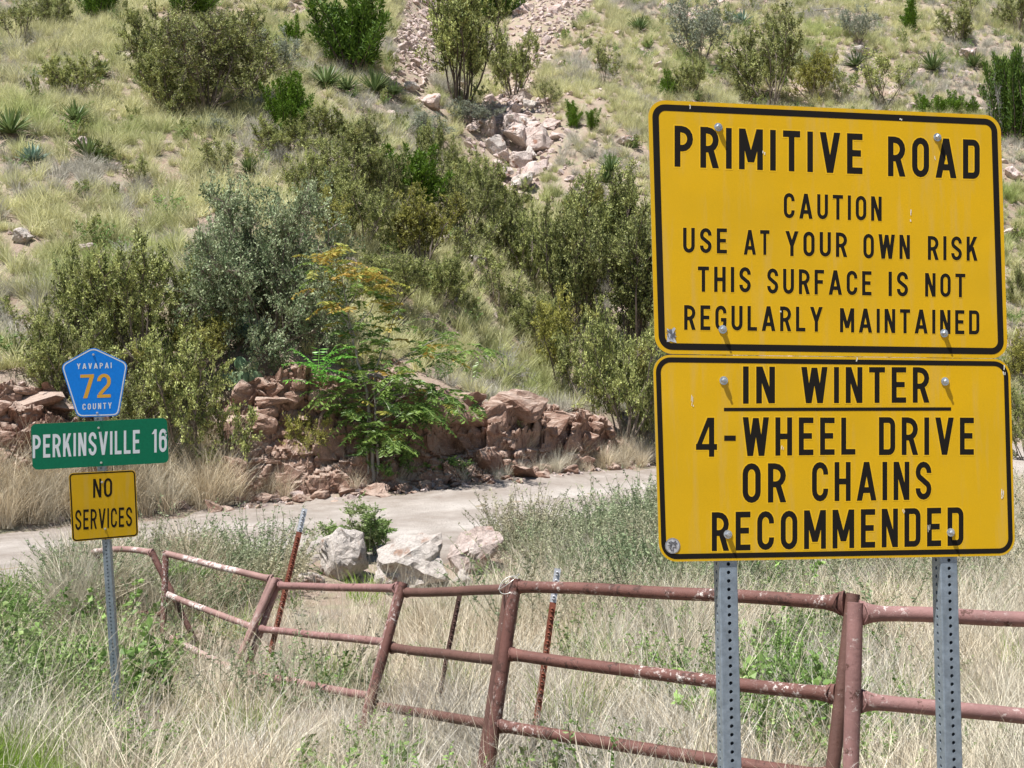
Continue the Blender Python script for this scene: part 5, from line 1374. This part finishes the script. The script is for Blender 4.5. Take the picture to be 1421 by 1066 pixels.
rz = rockzone(X, Y); ok &= ~((rz > .5) & (r.random(len(X)) < .6)); hh = hh * np.where(rz > .5, .5, 1) * np.where((px < 85) & (Y > 10), .5, 1)
ok &= ~((Y > 3.5) & (Y < 6.9) & (px < 100) & (r.random(len(X)) < .8))
a = ok & (gk < .12); b = ok & (gk >= .12)
scatter('dry_grass', 'tall dry straw coloured grass around fence and sign posts', 'grass', np.stack([X, Y, Z], -1)[a], (r.uniform(.6, 1.15, len(X)) * hh * near)[a], FG, seed=8)
scatter('grey_dry_grass', 'tangled grey weathered grass around fence and sign posts', 'grass', np.stack([X, Y, Z], -1)[b], (r.uniform(.6, 1.15, len(X)) * hh * near)[b], FG2, seed=9)
# tall verge growth on the near road edge, left half
X, Y, Z, px, py, r = region(30000, 11, 20, 17, 160)
d_ = road_near(px) - Y
ok = (d_ > -.1) & (d_ < 1.5) & (px > 85) & (px < 300) & (r.random(len(X)) < .35)
scatter('verge_tussocks', 'tall straw tussocks on the near road edge behind the small sign post', 'grass', np.stack([X, Y, Z], -1)[ok], r.uniform(.55, .95, ok.sum()), TT + FG, seed=17)
# green weeds
WD = [weed_mesh('green_weeds', 350 + i, 16, .42, .17, 26, .026, .016, 'weed', .45) for i in range(4)]
WG = [weed_mesh('grey_green_weeds', 360 + i, 20, .62, .22, 30, .030, .013, 'weedgrey', .5) for i in range(4)]
X, Y, Z, px, py, r = region(7000, 4, 27, 10, 160)
def blob(cx, cy, rx, ry): return np.exp(-(((px - cx) / rx) ** 2 + ((py - cy) / ry) ** 2))
w1 = 1.0 * blob(30, 930, 90, 110) + .6 * blob(130, 1000, 90, 90) + .6 * blob(490, 1150, 100, 45) + .7 * blob(1110, 1000, 60, 110) + .35 * blob(930, 1000, 70, 80) + .3 * blob(1280, 1040, 60, 60) + .025
ok = (Y < road_near(px) - .1) & (r.random(len(X)) < w1)
scatter('green_weeds', 'small leaved green weeds growing through the dry grass', 'weeds', np.stack([X, Y, Z], -1)[ok], r.uniform(.7, 1.3, ok.sum()), WD, seed=10)
w2 = .015 + (.8 * blob(780, 790, 150, 60) + .6 * blob(900, 770, 120, 60) + 1.5 * blob(260, 790, 150, 38) + .8 * blob(1150, 790, 260, 50) + .25 * blob(60, 850, 70, 50)) * (.55 + .9 * vn(X * .9, Y * .9, 0, 71))
ok = (Y < road_near(px) - .1) & (Y > 9) & (r.random(len(X)) < w2 * 1.1) & (rockzone(X, Y) < .5)
w5 = (px > 80) & (px < 405) & (Y > road_near(px) - 1.6) & (r.random(len(X)) < .8)
ok |= w5 & (Y < road_near(px) - .05)
ok &= ~((px < 80) & (Y > 10))
scatter('grey_green_weeds', 'knee high grey green weeds along the near edge of the road', 'weeds', np.stack([X, Y, Z], -1)[ok], (r.uniform(.8, 1.4, len(X)) * np.where(px > 640, 1.15, 1.0))[ok], WG, seed=11)
BW = [weed_mesh('broad_leaved_weeds', 390 + i, 11, .40, .16, 18, .050, .036, 'weed', .5) for i in range(3)]
w4 = 1.5 * blob(10, 900, 65, 100) + .9 * blob(75, 800, 80, 45) + .6 * blob(490, 1175, 90, 50) + .35 * blob(1112, 950, 45, 80) + .3 * blob(1110, 1020, 70, 50) + .5 * blob(170, 960, 40, 60)
ok = (Y < road_near(px) - .1) & (r.random(len(X)) < w4) & ~((px < 95) & (Y > 10.2))
scatter('broad_leaved_weeds', 'broad leaved bright green weeds in clumps at left and between the posts', 'weeds', np.stack([X, Y, Z], -1)[ok], (r.uniform(.7, 1.35, len(X)) * np.clip((Y - 1) / 5, .6, 1.15))[ok], BW, seed=14)
# fresh green grass patches
GG = [tuft('green_grass', 370 + i, 150, .16, .30, .005, 'greengrass', lean=.35, curl=.8, segs=4) for i in range(3)]
X, Y, Z, px, py, r = region(5200, 4, 27, 12, 160)
w3 = 1.5 * blob(20, 1075, 60, 45) + .5 * blob(870, 905, 40, 22) + .4 * blob(650, 930, 40, 40) + .3 * blob(360, 1040, 60, 40) + .03
ok = (Y < road_near(px)) & (r.random(len(X)) < w3)
scatter('green_grass', 'fresh green grass patches low in the foreground', 'grass', np.stack([X, Y, Z], -1)[ok], r.uniform(.8, 1.4, ok.sum()), GG, seed=12)

n_ = 420; r = np.random.default_rng(91); Y = r.uniform(4.6, 6.7, n_); X = (r.uniform(-70, 95, n_) - CX) / F * Y
scatter('bright_grass_patch', 'bright green grass clump in the bottom left corner', 'grass', np.stack([X, Y, gz(X, Y)], -1), r.uniform(.55, .95, n_), GG, seed=16)
# long single bent stalks over everything
LS = [tuft('long_stalks', 380 + i, 12, .22, .95, .0036, 'straw', lean=.6, curl=.7, segs=7, kink=.07) for i in range(4)]
X, Y, Z, px, py, r = region(1500, 3.6, 16, 13, 160)
ok = (Y < road_near(px) - .6) & (rockzone(X, Y) < .5)
scatter('long_grass_stalks', 'long pale bent stalks sticking out of the dry grass', 'grass', np.stack([X, Y, Z], -1)[ok], (r.uniform(.6, 1.1, len(X)) * np.clip((Y - 2.5) / 3, .5, 1))[ok], LS, seed=13)

# ------------------------------------------------------------------ dead pieces on the upper right slope
def fallen_stalk():
    pts = [(1055, 36), (1080, 26), (1110, 18), (1140, 14), (1165, 12)]
    P = []
    for x, y in pts:
        q = hit(x, y + 6); P.append(q + [0, 0, .28])
    b = P[0].copy(); P = [p - b for p in P]; t = np.linspace(0, 4, 18)
    Q = np.stack([np.interp(t, range(5), [p[c] for p in P]) for c in range(3)], -1)
    mb = MB(); tube(mb, Q, np.linspace(.07, .03, 18), 7)
    tag(link('agave_stalk', mb.mesh('agave_stalk', M['deadtwig']), None, b), 'long pale dead flower stalk lying on the slope above the sign', 'dead stalk')
fallen_stalk()
for a in [(1185, 92, 40, 26, 'heap of grey dead leaves above the sign beside a small yucca'), (1322, 112, 44, 30, 'heap of grey dead leaves right of the row of yuccas at upper right'),
          (292, 262, 44, 26, 'pale bleached twig heap in grass above the big grey green shrub'), (1042, 20, 44, 26, 'grey dead tuft at the top edge above the sign')]:
    shrub('dead', *a[:4], a[4], 'dead shrub', group='dead twig heaps')
